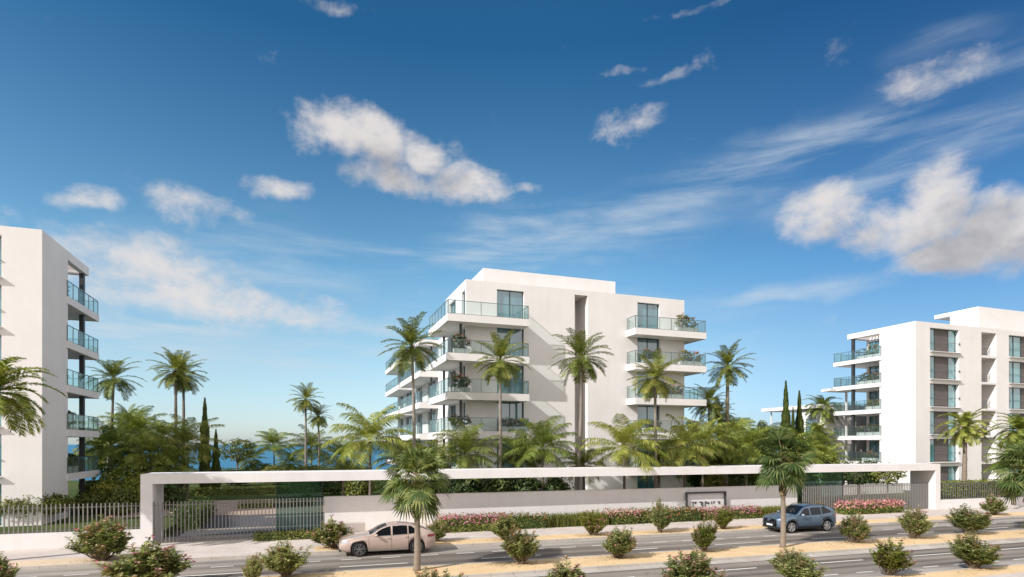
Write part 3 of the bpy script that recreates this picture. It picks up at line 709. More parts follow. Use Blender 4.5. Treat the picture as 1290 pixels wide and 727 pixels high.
for z, lb in ((5,'dark boxed shrub at the near end of the top balcony, left building'),(3,'dark shrub on the third floor balcony of the left building'),(1,'bushy plant on the lowest balcony of the left building'),(2,'leafy plant on the second floor balcony of the left building')):
    planter(-16.3, 50.2 if z in (5,3) else 52.0, FL[z], .5, .9 if z != 1 else 2.4, .75, lb, 40+z, 'leaf_dark', 'flower_red' if z == 2 else 'leaf_olive')

# ================================================================== lower terraced block behind the right building
def rear_block():
    xa, ya, yb, zt = 62.0, 57.6, 67.2, 10.75
    t = thing('terraced_building', 'low white terraced block with a thin roof seen behind the right cypresses', 'building', (xa,ya,0))
    mb = MB(); ops = [(yb-66.0+.0,yb-64.6,f+.3,f+2.2,.2) for f in (.48,3.57,6.66)] + [(yb-61.6,yb-60.8,f+.6,f+2.2,.2) for f in (.48,3.57,6.66)] + [(yb-60.4,yb-58.6,f+.05,f+2.3,.2) for f in (.48,3.57,6.66)]
    zl = 6.7; ym = 61.9
    wallface(mb, (xa+.7,yb), (0,-1), (-1,0), yb-ym, -.3, zl, [p for p in ops if p[1] < yb-ym and p[3] < zl], .2)
    wallface(mb, (xa+.7,ym), (0,-1), (-1,0), ym-ya, -.3, zt-.45, [(p[0]-(yb-ym),p[1]-(yb-ym))+p[2:] for p in ops if p[0] > yb-ym], .2)
    mb.quad((xa+.7,yb,-.3),(xa+14,yb,-.3),(xa+14,yb,zl),(xa+.7,yb,zl)); mb.quad((xa+.7,ya,-.3),(xa+14,ya,-.3),(xa+14,ya,zt-.45),(xa+.7,ya,zt-.45)); mb.quad((xa+.7,ym,zl),(xa+14,ym,zl),(xa+14,ym,zt-.45),(xa+.7,ym,zt-.45)); mb.quad((xa+.7,ym,zl),(xa+14,ym,zl),(xa+14,yb,zl),(xa+.7,yb,zl))
    for yy in (yb-.5, yb-2.6):
        q = MB(); q.box(xa+.9, xa+1.05, yy, yy+.15, zl+.003, zt-.452); q.build('post', M['stucco'], t)
    mb.build('wall', M['stucco'], t)
    for p in ops:
        if p[0] > yb-ym or (p[1] < yb-ym and p[3] < zl): window(t, (xa+.7,yb), (0,-1), (-1,0), p, .2, 1)
    mb = MB(); mb.box(xa+.1, xa+14, ya+.0, yb+.6, zt-.448, zt); mb.build('roof', M['stucco'], t)
    for f in (3.57, 6.66):
        mb = MB(); mb.box(xa-.5, xa+.697, ya, yb, f-.45, f); b = mb.build('balcony', M['stucco'], t)
        railing(b, [(xa+.65,yb-.06),(xa-.44,yb-.06),(xa-.44,ya+.06),(xa+.65,ya+.06)], f, 1.05, 1.6)
    mb = MB(); mb.box(xa+.1, xa+4.0, ya-1.6, ya-.2, 12.3, 12.62); mb.build('pergola_roof', M['stucco'], t)
    mb = MB(); mb.box(xa+3.0, xa+3.2, ya-1.4, ya-1.2, .3, 12.297); mb.build('post', M['stucco'], t)
rear_block()
# ------------------------------------------------------------------ ground, street, sea
def hz(s, t):
    if t < 37.5: return -.06
    x, y = street(s, t)
    if -9.4 <= s <= -.3 or 35.5 <= s <= 48.4:
        k = min(1, max(0, (t-41)/8)); h = -.02 + (GZ+.02)*k*k*(3-2*k)
    else:
        k = min(1, max(0, (t-38.9)/.3)); h = -.06 + (GZ+.06)*k
    k = min(1, max(0, (y-100)/45)); return h + (-14-h)*k*k*(3-2*k)
def grid_sheet():
    mb = MB()
    ss = [-30000,-4000,-800,-200,-80,-45] + [x*1.5-40 for x in range(0,20)] + [-9.42,-9.38,-5,-.32,-.28] + [x*2.0 for x in range(1,18)] + [35.48,35.52,38,41,44,48.38,48.42] + [50,55,60,70,85,110,150,300,900,4000,30000]
    tt = [-30000,-3000,-300,-60,0,20,36,37.5,38.9,39.0,39.1,39.2] + [40+x for x in range(0,12)] + [54,58,64,72,80,90,98,104,110,116,122,128,134,140,146,150,170,300,1500,8000,40000]
    ss = sorted(set(ss)); tt = sorted(set(tt))
    for t in tt:
        for s in ss:
            x, y = street(s, t); mb.v.append((x, y, hz(s,t)))
    n = len(ss)
    for j in range(len(tt)-1):
        for i in range(n-1):
            mb.f.append((j*n+i, j*n+i+1, (j+1)*n+i+1, (j+1)*n+i)); mb.m.append(0)
    return mb
structure('garden_ground', grid_sheet(), M['lawn'])
mb = MB(); mb.quad((-40000,138,-9.5),(40000,138,-9.5),(40000,60000,-9.5),(-40000,60000,-9.5)); structure('sea', mb, M['sea'])

def strip(name, s0, s1, t0, t1, z, mat, zb=None):
    """flat strip in its own street-aligned frame so that textures run with the road"""
    mb = MB()
    if zb is None: mb.add([(s0,t0,z),(s1,t0,z),(s1,t1,z),(s0,t1,z)], [(0,1,2,3)])
    else: mb.box(s0,s1,t0,t1,zb,z)
    me = mb.mesh(name, mat); o = bpy.data.objects.new(name, me); COL.objects.link(o); o.rotation_euler = (0,0,SROT)
    return tag(o, kind='structure')
A, B = -260, 420
far_road = strip('far_road', A, B, 26.62, 29.72, .000, M['asphalt'])
strip('far_parking_lane', A, B, 29.72, 31.55, .0, M['asphalt_light'])
near_road = strip('near_road', A, B, 20.02, 23.42, .0, M['asphalt'])
strip('near_parking_lane', A, B, 18.9, 20.02, .0, M['asphalt_light'])
strip('median_gutter', A, B, 23.42, 24.05, .012, M['kerb'])
strip('median_kerb', A, B, 24.05, 24.22, .11, M['kerb'], -.05)
strip('median_gravel', A, B, 24.22, 26.45, .10, M['sand'])
strip('median_kerb', A, B, 26.45, 26.62, .11, M['kerb'], -.05)
strip('pavement_kerb', A, B, 31.55, 31.72, .12, M['kerb'], -.05)
strip('planting_strip', A, -8.5, 31.72, 33.35, .112, M['pale_sand'])
strip('planting_strip', -.8, B, 31.72, 33.35, .112, M['sand'])
strip('pavement', -8.5, -.8, 31.72, 33.35, .112, M['paving'])
strip('pavement', A, B, 33.35, 36.6, .112, M['paving'])
strip('pavement', A, -.3, 36.6, 39.02, .112, M['paving'])
strip('flower_bed_soil', -.3, 35.5, 36.6, 39.02, .108, M['pale_sand'])
strip('pavement', 35.5, B, 36.6, 39.02, .112, M['paving'])
strip('near_kerb', A, B, 18.75, 18.9, .12, M['kerb'], -.05)
strip('near_planting_strip', A, B, 17.6, 18.75, .112, M['sand'])
strip('near_pavement', A, B, 8, 17.6, .116, M['paving'])
# painted dashes, each a part of its road
def dash(road, s0, s1, t, w=.10):
    mb = MB(); mb.add([(s0,t-w/2,.004),(s1,t-w/2,.004),(s1,t+w/2,.004),(s0,t+w/2,.004)], [(0,1,2,3)])
    me = mb.mesh('lane_dash', M['marking']); o = bpy.data.objects.new('lane_dash', me); COL.objects.link(o); o.parent = road
for k in range(-3, 14): dash(far_road, .4+k*6.7, 3.5+k*6.7, 27.98, .12)
for k in range(-6, 30): dash(far_road, -5.2+k*1.9, -4.25+k*1.9, 29.66, .10)
for k in range(-1, 12): dash(near_road, 21.7-6.2*3+k*6.2, 24.7-6.2*3+k*6.2, 22.2, .12)
for k in range(-2, 22): dash(near_road, 20.0-1.95*4+k*1.95, 20.95-1.95*4+k*1.95, 20.06, .10)
# driveway behind the left gate: asphalt, pale kerb lines, a field of brown paving
def drape(name, s0, s1, t0, t1, dz, mat, n=14):
    mb = MB()
    for k in range(n+1):
        t = t0+(t1-t0)*k/n
        for j in range(5):
            s = s0+(s1-s0)*j/4; x, y = street(s,t); mb.v.append((x,y,max(hz(s,t),hz(max(min(s,-.5),-9.3),t))+dz))
    for k in range(n):
        for j in range(4): mb.f.append((k*5+j, k*5+j+1, k*5+j+6, k*5+j+5)); mb.m.append(0)
    return structure(name, mb, mat)
drape('driveway', -9.35, -.35, 39.03, 46.8, .05, M['drive_asphalt'])
drape('paved_forecourt', -15, 3.5, 46.8, 58.5, .05, M['brown_paving'])
for t in (39.3, 42.1, 45.6):
    mb = MB(); z = hz(-5,t)+.05
    mb.sbox(-9.3 if t < 45 else -4.5, -.4, t, t+.14, z-.05, z+.05+.02); structure('drive_kerb', mb, M['kerb'])
# ------------------------------------------------------------------ entrance canopy, walls, gates, fences, sign
G0 = .10
def sthing(name, label, cat, s, t, z=0, group=None): return thing(name, label, cat, (*street(s,t), z), SROT, group)
cp = sthing('entrance_canopy', 'long thin white concrete beam running across both gates on two end walls', 'canopy', 20, 36.8)
mb = MB(); mb.sbox(-9.94, 49.38, 36.8, 39.1, 3.42, 3.96); mb.build('beam', M['canopy_stucco'], cp)
for a, b in ((-9.94,-9.36), (48.85,49.38)):
    mb = MB(); mb.sbox(a, b, 36.8, 39.1, -.04, 3.418); mb.build('pillar', M['canopy_stucco'], cp)
w = sthing('boundary_wall', 'long low white wall under the beam carrying the framed sign', 'wall', 17.5, 37.95)
mb = MB(); mb.sbox(-.33, 35.52, 37.95, 38.23, -.04, 2.345); mb.build('wall', M['canopy_stucco'], w)
mb = MB(); mb.sbox(-.345, 35.535, 37.935, 38.245, 2.347, 2.385); mb.build('coping', M['canopy_stucco'], w)
lw_ = sthing('boundary_wall', 'low white wall under the railings left of the entrance canopy', 'wall', -20, 36.8)
mb = MB(); mb.sbox(-60, -9.944, 36.82, 37.12, -.04, .93); mb.build('wall', M['canopy_stucco'], lw_)
rw_ = sthing('boundary_wall', 'low white wall under the dark railings before the right building', 'wall', 60, 36.8)
mb = MB(); mb.sbox(49.384, 140, 36.82, 37.12, -.04, .90); mb.build('wall', M['canopy_stucco'], rw_)
def bars(name, label, cat, s0, s1, t, z0, z1, pitch, wd, dp, mat, rails, part='bars', sub=None, group=None):
    g = sthing(name, label, cat, (s0+s1)/2, t, z0, group); mb = MB(); n = int((s1-s0)/pitch)
    for k in range(n+1):
        s = s0+(s1-s0)*k/n; mb.sbox(s-wd/2, s+wd/2, t-dp/2, t+dp/2, z0, z1)
    mb.build(part, M[mat], g)
    mb = MB()
    for z, h in rails: mb.sbox(s0-wd/2, s1+wd/2, t+dp/2+.004, t+dp/2+.035, z, z+h)
    mb.build('rail', M[mat], g); return g
bars('bar_fence', 'pale grey railing of upright bars on the low wall at the left edge', 'fence', -30.0, -10.0, 36.97, .935, 2.42, .205, .05, .05, 'gate_metal', [(1.0,.05),(2.2,.05)])
bars('bar_fence', 'dark railing of upright bars on the low wall at the right edge', 'fence', 49.45, 90, 36.97, .905, 2.32, .27, .035, .06, 'gate_dark', [(.96,.05),(2.18,.06)])
gL = bars('vehicle_gate', 'wide barred gate closing the driveway at the left end of the canopy', 'gate', -9.32, -.36, 36.98, .13, 2.42, .19, .045, .06, 'gate_metal', [(.2,.07),(2.2,.05)])
gR = bars('vehicle_gate', 'barred gate at the right end of the canopy behind the pink flower bed', 'gate', 35.6, 48.8, 37.45, .13, 2.36, .175, .04, .06, 'gate_metal', [(.2,.07),(2.15,.05)])
for s0, s1, t, lb in ((-3.15,-.45,38.6,'green tinted glass screen at the inner end of the left gate'), (36.6,40.9,38.7,'green tinted glass screen behind the right gate')):
    g = sthing('glass_screen', lb, 'glass screen', (s0+s1)/2, t, .1)
    mb = MB(); mb.sbox(s0+.03, s1-.03, t-.012, t+.012, .14, 3.38); mb.build('pane', M['screen_glass'], g)
    mb = MB(); mb.sbox(s0-.01, s0+.028, t-.025, t+.025, .115, 3.41); mb.sbox(s1-.028, s1+.01, t-.025, t+.025, .115, 3.41); mb.sbox(s0+.03, s1-.03, t-.025, t+.025, .112, .138); mb.build('frame', M['frame_metal'], g)
# sign: free standing dark frame before the wall, small raised letters
sg = sthing('sign', 'rectangular dark framed sign with small dark lettering before the white wall', 'sign', 27.0, 37.8)
sx0, sx1, sz0, sz1, stt = 25.22, 28.70, .42, 2.05, 37.73
mb = MB(); f = .10
mb.sbox(sx0, sx1, stt, stt+.16, sz1-f, sz1); mb.sbox(sx0, sx1, stt, stt+.16, sz0, sz0+f); mb.sbox(sx0, sx0+f, stt, stt+.16, sz0+f, sz1-f); mb.sbox(sx1-f, sx1, stt, stt+.16, sz0+f, sz1-f)
mb.build('frame', M['dark_metal'], sg)
mb = MB(); mb.sbox(sx0+f+.002, sx1-f-.002, 37.90, 37.946, sz0+f+.002, sz1-f-.002); mb.build('panel', M['canopy_stucco'], sg)
lt = MB(); U = (sx1-sx0)/1060.0; ZT = 1.32
def stroke(xa, xb, ya, yb): lt.sbox(sx0+(xa-50)*U, sx0+(xb-50)*U, 37.865, 37.898, ZT-(yb-345)*U, ZT-(ya-345)*U)
for q in ((215,272,345,362),(236,252,362,430),(284,345,345,362),(306,320,362,400),(405,490,345,362),(458,474,362,432),(496,510,352,460),(556,612,345,362),(556,572,362,452),(596,610,362,400),(625,640,362,400),(640,662,388,404),(662,676,355,400),(732,748,345,412),(790,832,345,362),(790,804,362,404),(905,920,345,375),(920,936,372,396),(936,952,392,410),(952,968,345,396)): stroke(*q)
lt.build('lettering', M['frame_metal'], sg)

# ------------------------------------------------------------------ cars
def lerp_tab(tab, x):
    if x <= tab[0][0]: return tab[0][1]
    for (a, b), (c, d) in zip(tab[:-1], tab[1:]):
        if x <= c:
            k = (x-a)/(c-a); return b + (d-b)*k
    return tab[-1][1]
def smooth_tab(tab):                                 # monotone-ish cubic smoothing by resampling
    xs = [p[0] for p in tab]; ys = [p[1] for p in tab]; n = len(tab)
    sl = [(ys[i+1]-ys[i])/(xs[i+1]-xs[i]) for i in range(n-1)]
    m = [sl[0]] + [0 if sl[i-1]*sl[i] <= 0 else 2*sl[i-1]*sl[i]/(sl[i-1]+sl[i]) for i in range(1,n-1)] + [sl[-1]]
    def fn(x):
        if x <= xs[0]: return ys[0]
        if x >= xs[-1]: return ys[-1]
        i = max(k for k in range(n-1) if xs[k] <= x); h = xs[i+1]-xs[i]; t = (x-xs[i])/h
        return (2*t**3-3*t**2+1)*ys[i] + (t**3-2*t**2+t)*h*m[i] + (-2*t**3+3*t**2)*ys[i+1] + (t**3-t**2)*h*m[i+1]
    return fn
def make_car(name, label, s, tnear, spec):
    """front towards -x; y<0 is the side the camera sees"""
    Ln, W = spec['L'], spec['W']; x0, x1 = -Ln/2, Ln/2; hw = W/2
    top = smooth_tab(spec['top']); belt = smooth_tab(spec['belt']); Rw = spec['R']; RA = Rw+.065; wx = spec['wx']
    x, y = street(s, tnear+hw); t = thing(name, label, 'car', (x,y,0), SROT)
    P, paint = {}, spec['paint']
    def wid(q):
        u = (q-x0)/Ln; k = 1.0
        if u < .16: k -= .20*((.16-u)/.16)**2.4
        if u > .88: k -= .13*((u-.88)/.12)**2.2
        return hw*k
    def zlo(q):
        z = .24 + .10*max(0,(x0+.5-q)/.5)**2 + .14*max(0,(q-x1+.45)/.45)**2
        for c in wx:
            d = abs(q-c)
            if d < RA: z = max(z, Rw+math.sqrt(RA*RA-d*d))
        return z
    def rows(q):
        w = wid(q); zb = zlo(q); tp = top(q); bl = min(belt(q), tp-.035); zb = min(zb, bl-.12); dz = bl-zb
        gh = tp-bl; rw = w*(1-.24*min(1,gh/.5))
        mid_ = zb+dz*.5
        return [(0,zb),(w*.90,zb),(w*.985,zb+min(.10,dz*.25)),(w*1.0,mid_),(w*.995,zb+dz*.80),(w*.965,bl),(w*.965+(rw-w*.965)*.5,bl+gh*.52),(rw+.02*w,bl+gh*.88),(rw*.86,tp-.012),(rw*.45,tp+.012),(0,tp+.02)]
    qs = [x0+Ln*k/70 for k in range(71)]
    for c in wx:
        for k in range(17): qs.append(c-RA+2*RA*k/16)
        qs += [c-RA-.004, c+RA+.004]
    qs = sorted(qs); mb = MB(); mb.smooth = True
    def ring(q, e=1.0):
        r = rows(q); zc = (r[0][1]+r[-1][1])/2
        return [(q,-a*e,zc+(z-zc)*e) for a,z in r] + [(q,a*e,zc+(z-zc)*e) for a,z in r[::-1]]
    n = 22; rings = [ring(x0-.0)] ; 
    allr = [[(x0-.06,p[1],p[2]) for p in ring(x0,.80)], [(x0-.035,p[1],p[2]) for p in ring(x0,.93)]] + [ring(q) for q in qs] + [[(x1+.03,p[1],p[2]) for p in ring(x1,.93)], [(x1+.05,p[1],p[2]) for p in ring(x1,.8)]]
    for r in allr: mb.v.extend(r)
    for i in range(len(allr)-1):
        for k in range(n): mb.f.append((i*n+k, i*n+(k+1)%n, (i+1)*n+(k+1)%n, (i+1)*n+k)); mb.m.append(0)
    mb.f.append(tuple(range(n))); mb.m.append(0); mb.f.append(tuple((len(allr)-1)*n+k for k in range(n-1,-1,-1))); mb.m.append(0)
    def local(mb, nm, mat, parent=t):
        me = mb.mesh(nm, mat if not isinstance(mat, str) else M[mat]); o = bpy.data.objects.new(nm, me); COL.objects.link(o); o.parent = parent; return o
    local(mb, 'body', paint)
    def ysurf(q, z):
        r = rows(q)
        for (a,za),(b,zb) in zip(r[1:-1], r[2:]):
            if za <= z <= zb and zb > za: return a+(b-a)*(z-za)/(zb-za)
        return r[-3][0]
    def patch(xa, xb, lo, hi, off=.006, nx=14, nz=4, side=-1, mb=None):
        mb = mb or MB(); o = len(mb.v)
        for i in range(nx+1):
            q = xa+(xb-xa)*i/nx; a, b = lo(q), max(lo(q)+.001, hi(q))
            for j in range(nz+1):
                z = a+(b-a)*j/nz; mb.v.append((q, side*(ysurf(max(x0,min(x1,q)), z)+off), z))
        for i in range(nx):
            for j in range(nz):
                k = o+i*(nz+1)+j; mb.f.append((k,k+nz+1,k+nz+2,k+1)); mb.m.append(0)
        mb.smooth = True; return mb
    # side windows
    g = spec['glass']
    for side in (-1,1):
        for (xa,xb) in g['side']:
            lo = lambda q: belt(q)+.018
            hi = lambda q: min(top(q)-.06, belt(q)+.02+max(0,(q-g['a'])*g['as']), belt(q)+.02+max(0,(g['c']-q)*g['cs']))
            local(patch(xa,xb,lo,hi,.007,16,5,side), 'side_window', 'car_glass')
        if spec.get('chrome'):
            local(patch(g['side'][0][0]-.1,g['side'][-1][1]+.1,lambda q: belt(q)+.012,lambda q: belt(q)+.032,.009,20,1,side), 'window_trim', 'car_trim')
        if spec.get('cladding'):
            local(patch(x0+.55,x1-.35,lambda q: zlo(q)+.005,lambda q: max(zlo(q)+.055,.42) if all(abs(q-c) > RA+.01 for c in wx) else zlo(q)+.075,.012,110,2,side), 'sill_cladding', 'car_black')
        else:
            local(patch(wx[0]+RA+.03,wx[1]-RA-.03,lambda q: .26,lambda q: .335,.010,10,1,side), 'sill_trim', 'car_trim')
        if spec.get('cladding'):
            for c in wx:
                ab = MB(); ab.smooth = True; pts = []
                for k in range(15):
                    a = math.pi*(k/14)*1.04-.06; q = c+(RA+.025)*math.cos(a); z = Rw+(RA+.025)*math.sin(a); pts.append((q, side*(wid(q)+.004), z))
                ab.tube(pts, .038, 6); local(ab, 'wheel_arch_trim', 'car_black')
        # door seams and handles
        sm = MB()
        for q in spec['seams']: patch(q-.007,q+.007,lambda q: zlo(q)+.13,lambda q: belt(q)+.01,.0035,1,10,side,sm)
        local(sm, 'door_seam', 'car_black')
        for q in spec['handles']:
            hb = MB(); yy = ysurf(q,belt(q)-.10); hb.smooth = True
            hb.tube([(q-.10,side*yy,belt(q)-.10),(q-.08,side*(yy+.035),belt(q)-.10),(q+.08,side*(yy+.035),belt(q)-.10),(q+.10,side*yy,belt(q)-.10)], .015, 6); local(hb, 'door_handle', paint)
        # lamps
        h = spec['head']; local(patch(x0+.01,x0+h[0],lambda q: h[1]+.02*(q-x0),lambda q: min(top(q)-.03,h[2]+.03*(q-x0)/h[0]),.008,8,3,side), 'headlight', 'headlamp')
        h = spec['tail']; local(patch(x1-h[0],x1-.01,lambda q: h[1],lambda q: min(top(q)-.02,h[2]),.008,8,3,side), 'tail_light', 'taillamp')
        # mirror
        mm = MB(); mm.smooth = True; q = spec['mirror']; zz = belt(q)+.10; yy = ysurf(q,belt(q)+.03)
        mm.ellipsoid((q,side*(yy+.16),zz), (.085,.115,.075)); mm.tube([(q+.02,side*(yy-.02),zz-.08),(q+.01,side*(yy+.08),zz-.03)], .022, 6); local(mm, 'wing_mirror', spec.get('mirror_mat', paint))
        if spec.get('rails'):
            rb = MB(); ra, rz = spec['rails']; pts = []
            for k in range(9):
                q = ra+(rz-ra)*k/8; pts.append((q, side*(rows(q)[8][0]*.98), top(q)+(.045 if 0 < k < 8 else -.01)))
            rb.tube(pts, .018, 6); local(rb, 'roof_rail', 'car_black')
    # windscreen and rear window
    for nm, xa, xb in (('windscreen', *g['front']), ('rear_window', *g['rear'])):
        mb = MB(); mb.smooth = True; nx = 10
        for i in range(nx+1):
            q = xa+(xb-xa)*i/nx; r = rows(q); ys = [-r[8][0]*.98,-r[9][0],0,r[9][0],r[8][0]*.98]; zs = [r[8][1],r[9][1],r[10][1],r[9][1],r[8][1]]
            for a, z in zip(ys,zs): mb.v.append((q,a,z+.008))
        for i in range(nx):
            for j in range(4): mb.f.append((i*5+j,(i+1)*5+j,(i+1)*5+j+1,i*5+j+1)); mb.m.append(0)
        local(mb, nm, 'car_glass')
    # grille, bumper intake, plates
    mb = MB(); mb.box(x0-.085,x0-.02,-W*.27,W*.27,.50,.70); 
    for k in range(5): mb.box(x0-.095,x0-.086,-W*.26,W*.26,.515+.04*k,.53+.04*k)
    local(mb, 'grille', 'car_black')
    mb = MB(); mb.box(x0-.065,x0+.05,-W*.36,W*.36,.27,.40); local(mb, 'bumper_intake', 'car_black')
    mb = MB(); mb.box(x0-.105,x0-.096,-.26,.26,.435,.545); local(mb, 'number_plate', 'plate_white')
    mb = MB(); mb.box(x1+.052,x1+.062,-.26,.26,.62,.73); local(mb, 'number_plate', 'plate_white')
    mb = MB(); mb.box(x0+.5,x1-.5,-hw+.27,hw-.27,.20,.60); local(mb, 'underbody', 'car_black')
    # wheels
    def lathe(prof, c, side, nseg=28):
        mb = MB(); mb.smooth = True
        for (r_, yy) in prof:
            for k in range(nseg):
                a = 2*math.pi*k/nseg; mb.v.append((c+r_*math.cos(a), side*yy, Rw+r_*math.sin(a)))
        for i in range(len(prof)-1):
            for k in range(nseg): mb.f.append((i*nseg+k,i*nseg+(k+1)%nseg,(i+1)*nseg+(k+1)%nseg,(i+1)*nseg+k)); mb.m.append(0)
        return mb
    rr = Rw*.74
    for c in wx:
        for side in (-1,1):
            yo = wid(c)-.015
            whl = local(lathe([(.02,yo-.10),(rr*.5,yo-.12),(rr,yo-.13)], c, side), 'wheel', 'car_black')
            local(lathe([(rr,yo-.20),(Rw*.97,yo-.19),(Rw,yo-.15),(Rw,yo-.03),(Rw*.96,yo+.0),(rr+.012,yo),(rr,yo-.03)], c, side), 'tyre', 'tyre', whl)
            rm = lathe([(rr,yo-.13),(rr,yo-.012),(rr*.93,yo-.008),(rr*.91,yo-.06)], c, side)
            for k in range(5):
                a = 2*math.pi*k/5+.3
                for da in (-.13,.13):
                    ca, sa = math.cos(a+da), math.sin(a+da); cb, sb = math.cos(a+da*1.9), math.sin(a+da*1.9); wv = .022
                    p = [(.05,-wv),(.05,wv),(rr*.94,wv),(rr*.94,-wv)]; q_ = []
                    for dd, yy in ((0,yo-.015),(.0,yo-.05)):
                        for ra, la in p:
                            cc, s2 = (ca,sa) if ra < .1 else (cb,sb); q_.append((c+ra*cc-la*s2, side*yy, Rw+ra*s2+la*cc))
                    rm.add(q_, [(0,1,2,3),(0,4,5,1),(1,5,6,2),(2,6,7,3),(3,7,4,0)])
            rm.ellipsoid((c,side*(yo-.035),Rw), (.055,.03,.055), 10, 6)
            ro = local(rm, 'rim', spec['rim'], whl)
            for p_ in ro.data.polygons: p_.use_smooth = False
    return t
def carpaint(name, c, metal=.35):
    m, nt, b = newmat(name); v = coord(nt); f = noise(nt, 3, 3, v)
    L(nt, mixc(nt, f, tuple(x*.95 for x in c), c), b.inputs['Base Color']); b.inputs['Metallic'].default_value = metal; b.inputs['Roughness'].default_value = .38
    b.inputs['Coat Weight'].default_value = .8; b.inputs['Coat Roughness'].default_value = .06; return m
M['car_glass'] = plain('car_glass', (.006,.007,.010), .05, 0, .45); M['car_black'] = plain('car_black', (.018,.018,.02), .5); M['car_trim'] = plain('car_trim', (.5,.5,.5), .3, .8)
M['tyre'] = plain('tyre_rubber', (.02,.02,.021), .8, 0, .2); M['rim_dark'] = plain('rim_dark', (.22,.22,.22), .35, .7); M['rim_silver'] = plain('rim_silver', (.62,.61,.60), .35, .7)
M['headlamp'] = plain('headlamp', (.55,.58,.62), .1, .3, .8); M['taillamp'] = plain('taillamp', (.22,.012,.02), .2, 0, .6); M['plate_white'] = plain('plate_white', (.7,.7,.7), .5)
make_car('parked_car', 'beige coupe-backed crossover car parked by the kerb behind the fan palm', 2.83, 30.12, dict(L=4.70, W=1.86, R=.365, wx=(-1.44,1.42), paint=carpaint('beige_paint', (.52,.40,.34), .25), rim='rim_dark', chrome=True,
    top=[(-2.35,.72),(-2.25,.84),(-1.9,.945),(-1.35,1.02),(-.95,1.075),(-.35,1.385),(.05,1.505),(.45,1.54),(.9,1.52),(1.35,1.44),(1.85,1.255),(2.15,1.12),(2.28,1.07),(2.35,.98)],
    belt=[(-2.35,.66),(-1.5,.86),(-.9,.945),(0,.985),(1,1.02),(1.8,1.06),(2.35,.95)],
    glass=dict(side=[(-.66,.10),(.19,.93),(.99,1.58)], a=-.86, **{'as':.74}, c=1.66, cs=.72, front=(-.93,-.08), rear=(1.30,2.02)),
    seams=[-.98,.14,.98], handles=[-.02,.88], head=(.36,.70,.80), tail=(.40,.86,.985), mirror=-.62))
make_car('parked_car', 'slate blue off-road style car with black cladding parked behind the right fan palm', 29.22, 30.15, dict(L=4.46, W=1.86, R=.37, wx=(-1.40,1.40), paint=carpaint('blue_paint', (.095,.145,.205), .35), rim='rim_silver', cladding=True, rails=(-.2,1.6), mirror_mat=None or carpaint('mirror_paint', (.30,.42,.52), .3),
    top=[(-2.31,.74),(-2.24,.92),(-1.9,1.015),(-1.3,1.09),(-.98,1.13),(-.40,1.48),(-.05,1.63),(.4,1.69),(1.0,1.68),(1.6,1.61),(1.95,1.46),(2.18,1.18),(2.26,1.10),(2.31,1.0)],
    belt=[(-2.31,.68),(-1.5,.92),(-.9,1.02),(0,1.06),(1,1.10),(1.8,1.19),(2.31,.95)],
    glass=dict(side=[(-.72,.04),(.13,.95),(1.03,1.74)], a=-.88, **{'as':.78}, c=1.86, cs=.75, front=(-.96,-.12), rear=(1.90,2.16)),
    seams=[-.98,.08,1.02], handles=[-.08,.90], head=(.42,.80,.92), tail=(.34,.98,1.10), mirror=-.66))
# ------------------------------------------------------------------ roadside shrubs (street frame s, t)
OLEL = [  # s, t, width, height, variant, label
 (3.2,18.6,2.5,1.62,1,'oleander tips just showing at the bottom edge in front of the left fan palm'),
 (7.75,18.7,2.4,1.65,5,'rounded oleander at the bottom edge, below the tall ragged one'),
 (12.7,18.75,2.5,1.75,2,'wide pink oleander at the bottom edge in line with the sign'),
 (17.5,18.8,2.1,1.45,1,'dense rusty tipped oleander at the bottom edge below the blue car'),
 (22.4,18.9,2.35,1.7,3,'large fresh green oleander without blossom on the near verge right of the fan palm'),
 (27.2,18.85,2.75,1.55,4,'broad oleander on the near verge, last but one at right'),
 (32.3,18.7,2.0,1.5,0,'oleander cut by the right picture edge on the near verge'),
 (-11.5,25.6,2.1,1.75,0,'oleander cut by the left picture edge on the median'),
 (-6.6,25.9,3.5,1.95,5,'very wide pink flowering oleander on the median before the left pillar'),
 (-2.9,25.0,.9,1.25,1,'slim young oleander with a red tip on the median before the left gate'),
 (-1.72,26.0,2.5,1.5,4,'low v-shaped oleander with reddish tips on the median in front of the left gate'),
 (8.4,25.7,2.15,1.75,1,'tall ragged oleander on the median right of the beige car and its palm shadow'),
 (13.3,25.7,2.0,1.70,0,'oleander on the median with a long low branch to its left'),
 (18.3,25.85,1.8,1.85,3,'upright bright green oleander on the median in front of the sign'),
 (28.0,25.8,1.75,1.75,2,'oleander on the median just behind the tail of the blue car'),
 (32.6,25.95,2.05,1.95,1,'thin brownish oleander on the median below the pink flower bed'),
 (37.4,26.05,2.75,1.75,4,'broad vase-shaped oleander on the median before the right pillar'),
 (41.4,25.2,.9,1.1,2,'small oleander at the right edge beside the third fan palm'),
 (-10.3,32.3,3.0,2.15,2,'spreading oleander with pink blossom on the pavement edge before the left railing'),
 (.2,32.5,2.5,1.75,5,'oleander with dry tips on the pavement edge at the nose of the beige car'),
 (5.6,33.0,1.7,1.45,0,'oleander on the pavement edge behind the tail of the beige car'),
 (9.7,32.6,2.5,1.5,1,'oleander on the pavement edge behind the tall ragged shrub of the median'),
 (15.1,32.5,2.0,1.75,3,'fresh green oleander on the pavement edge before the grass bed'),
 (19.65,32.3,1.9,2.05,4,'dark dense oleander on the pavement edge left of the sign'),
 (24.4,32.4,1.75,1.6,3,'oleander on the pavement edge under the right corner of the sign'),
 (32.6,32.7,1.4,1.6,1,'reddish oleander on the pavement edge behind the blue car'),
 (49.5,32.7,1.9,1.65,2,'oleander on the pavement edge before the dark railing at right'),
]
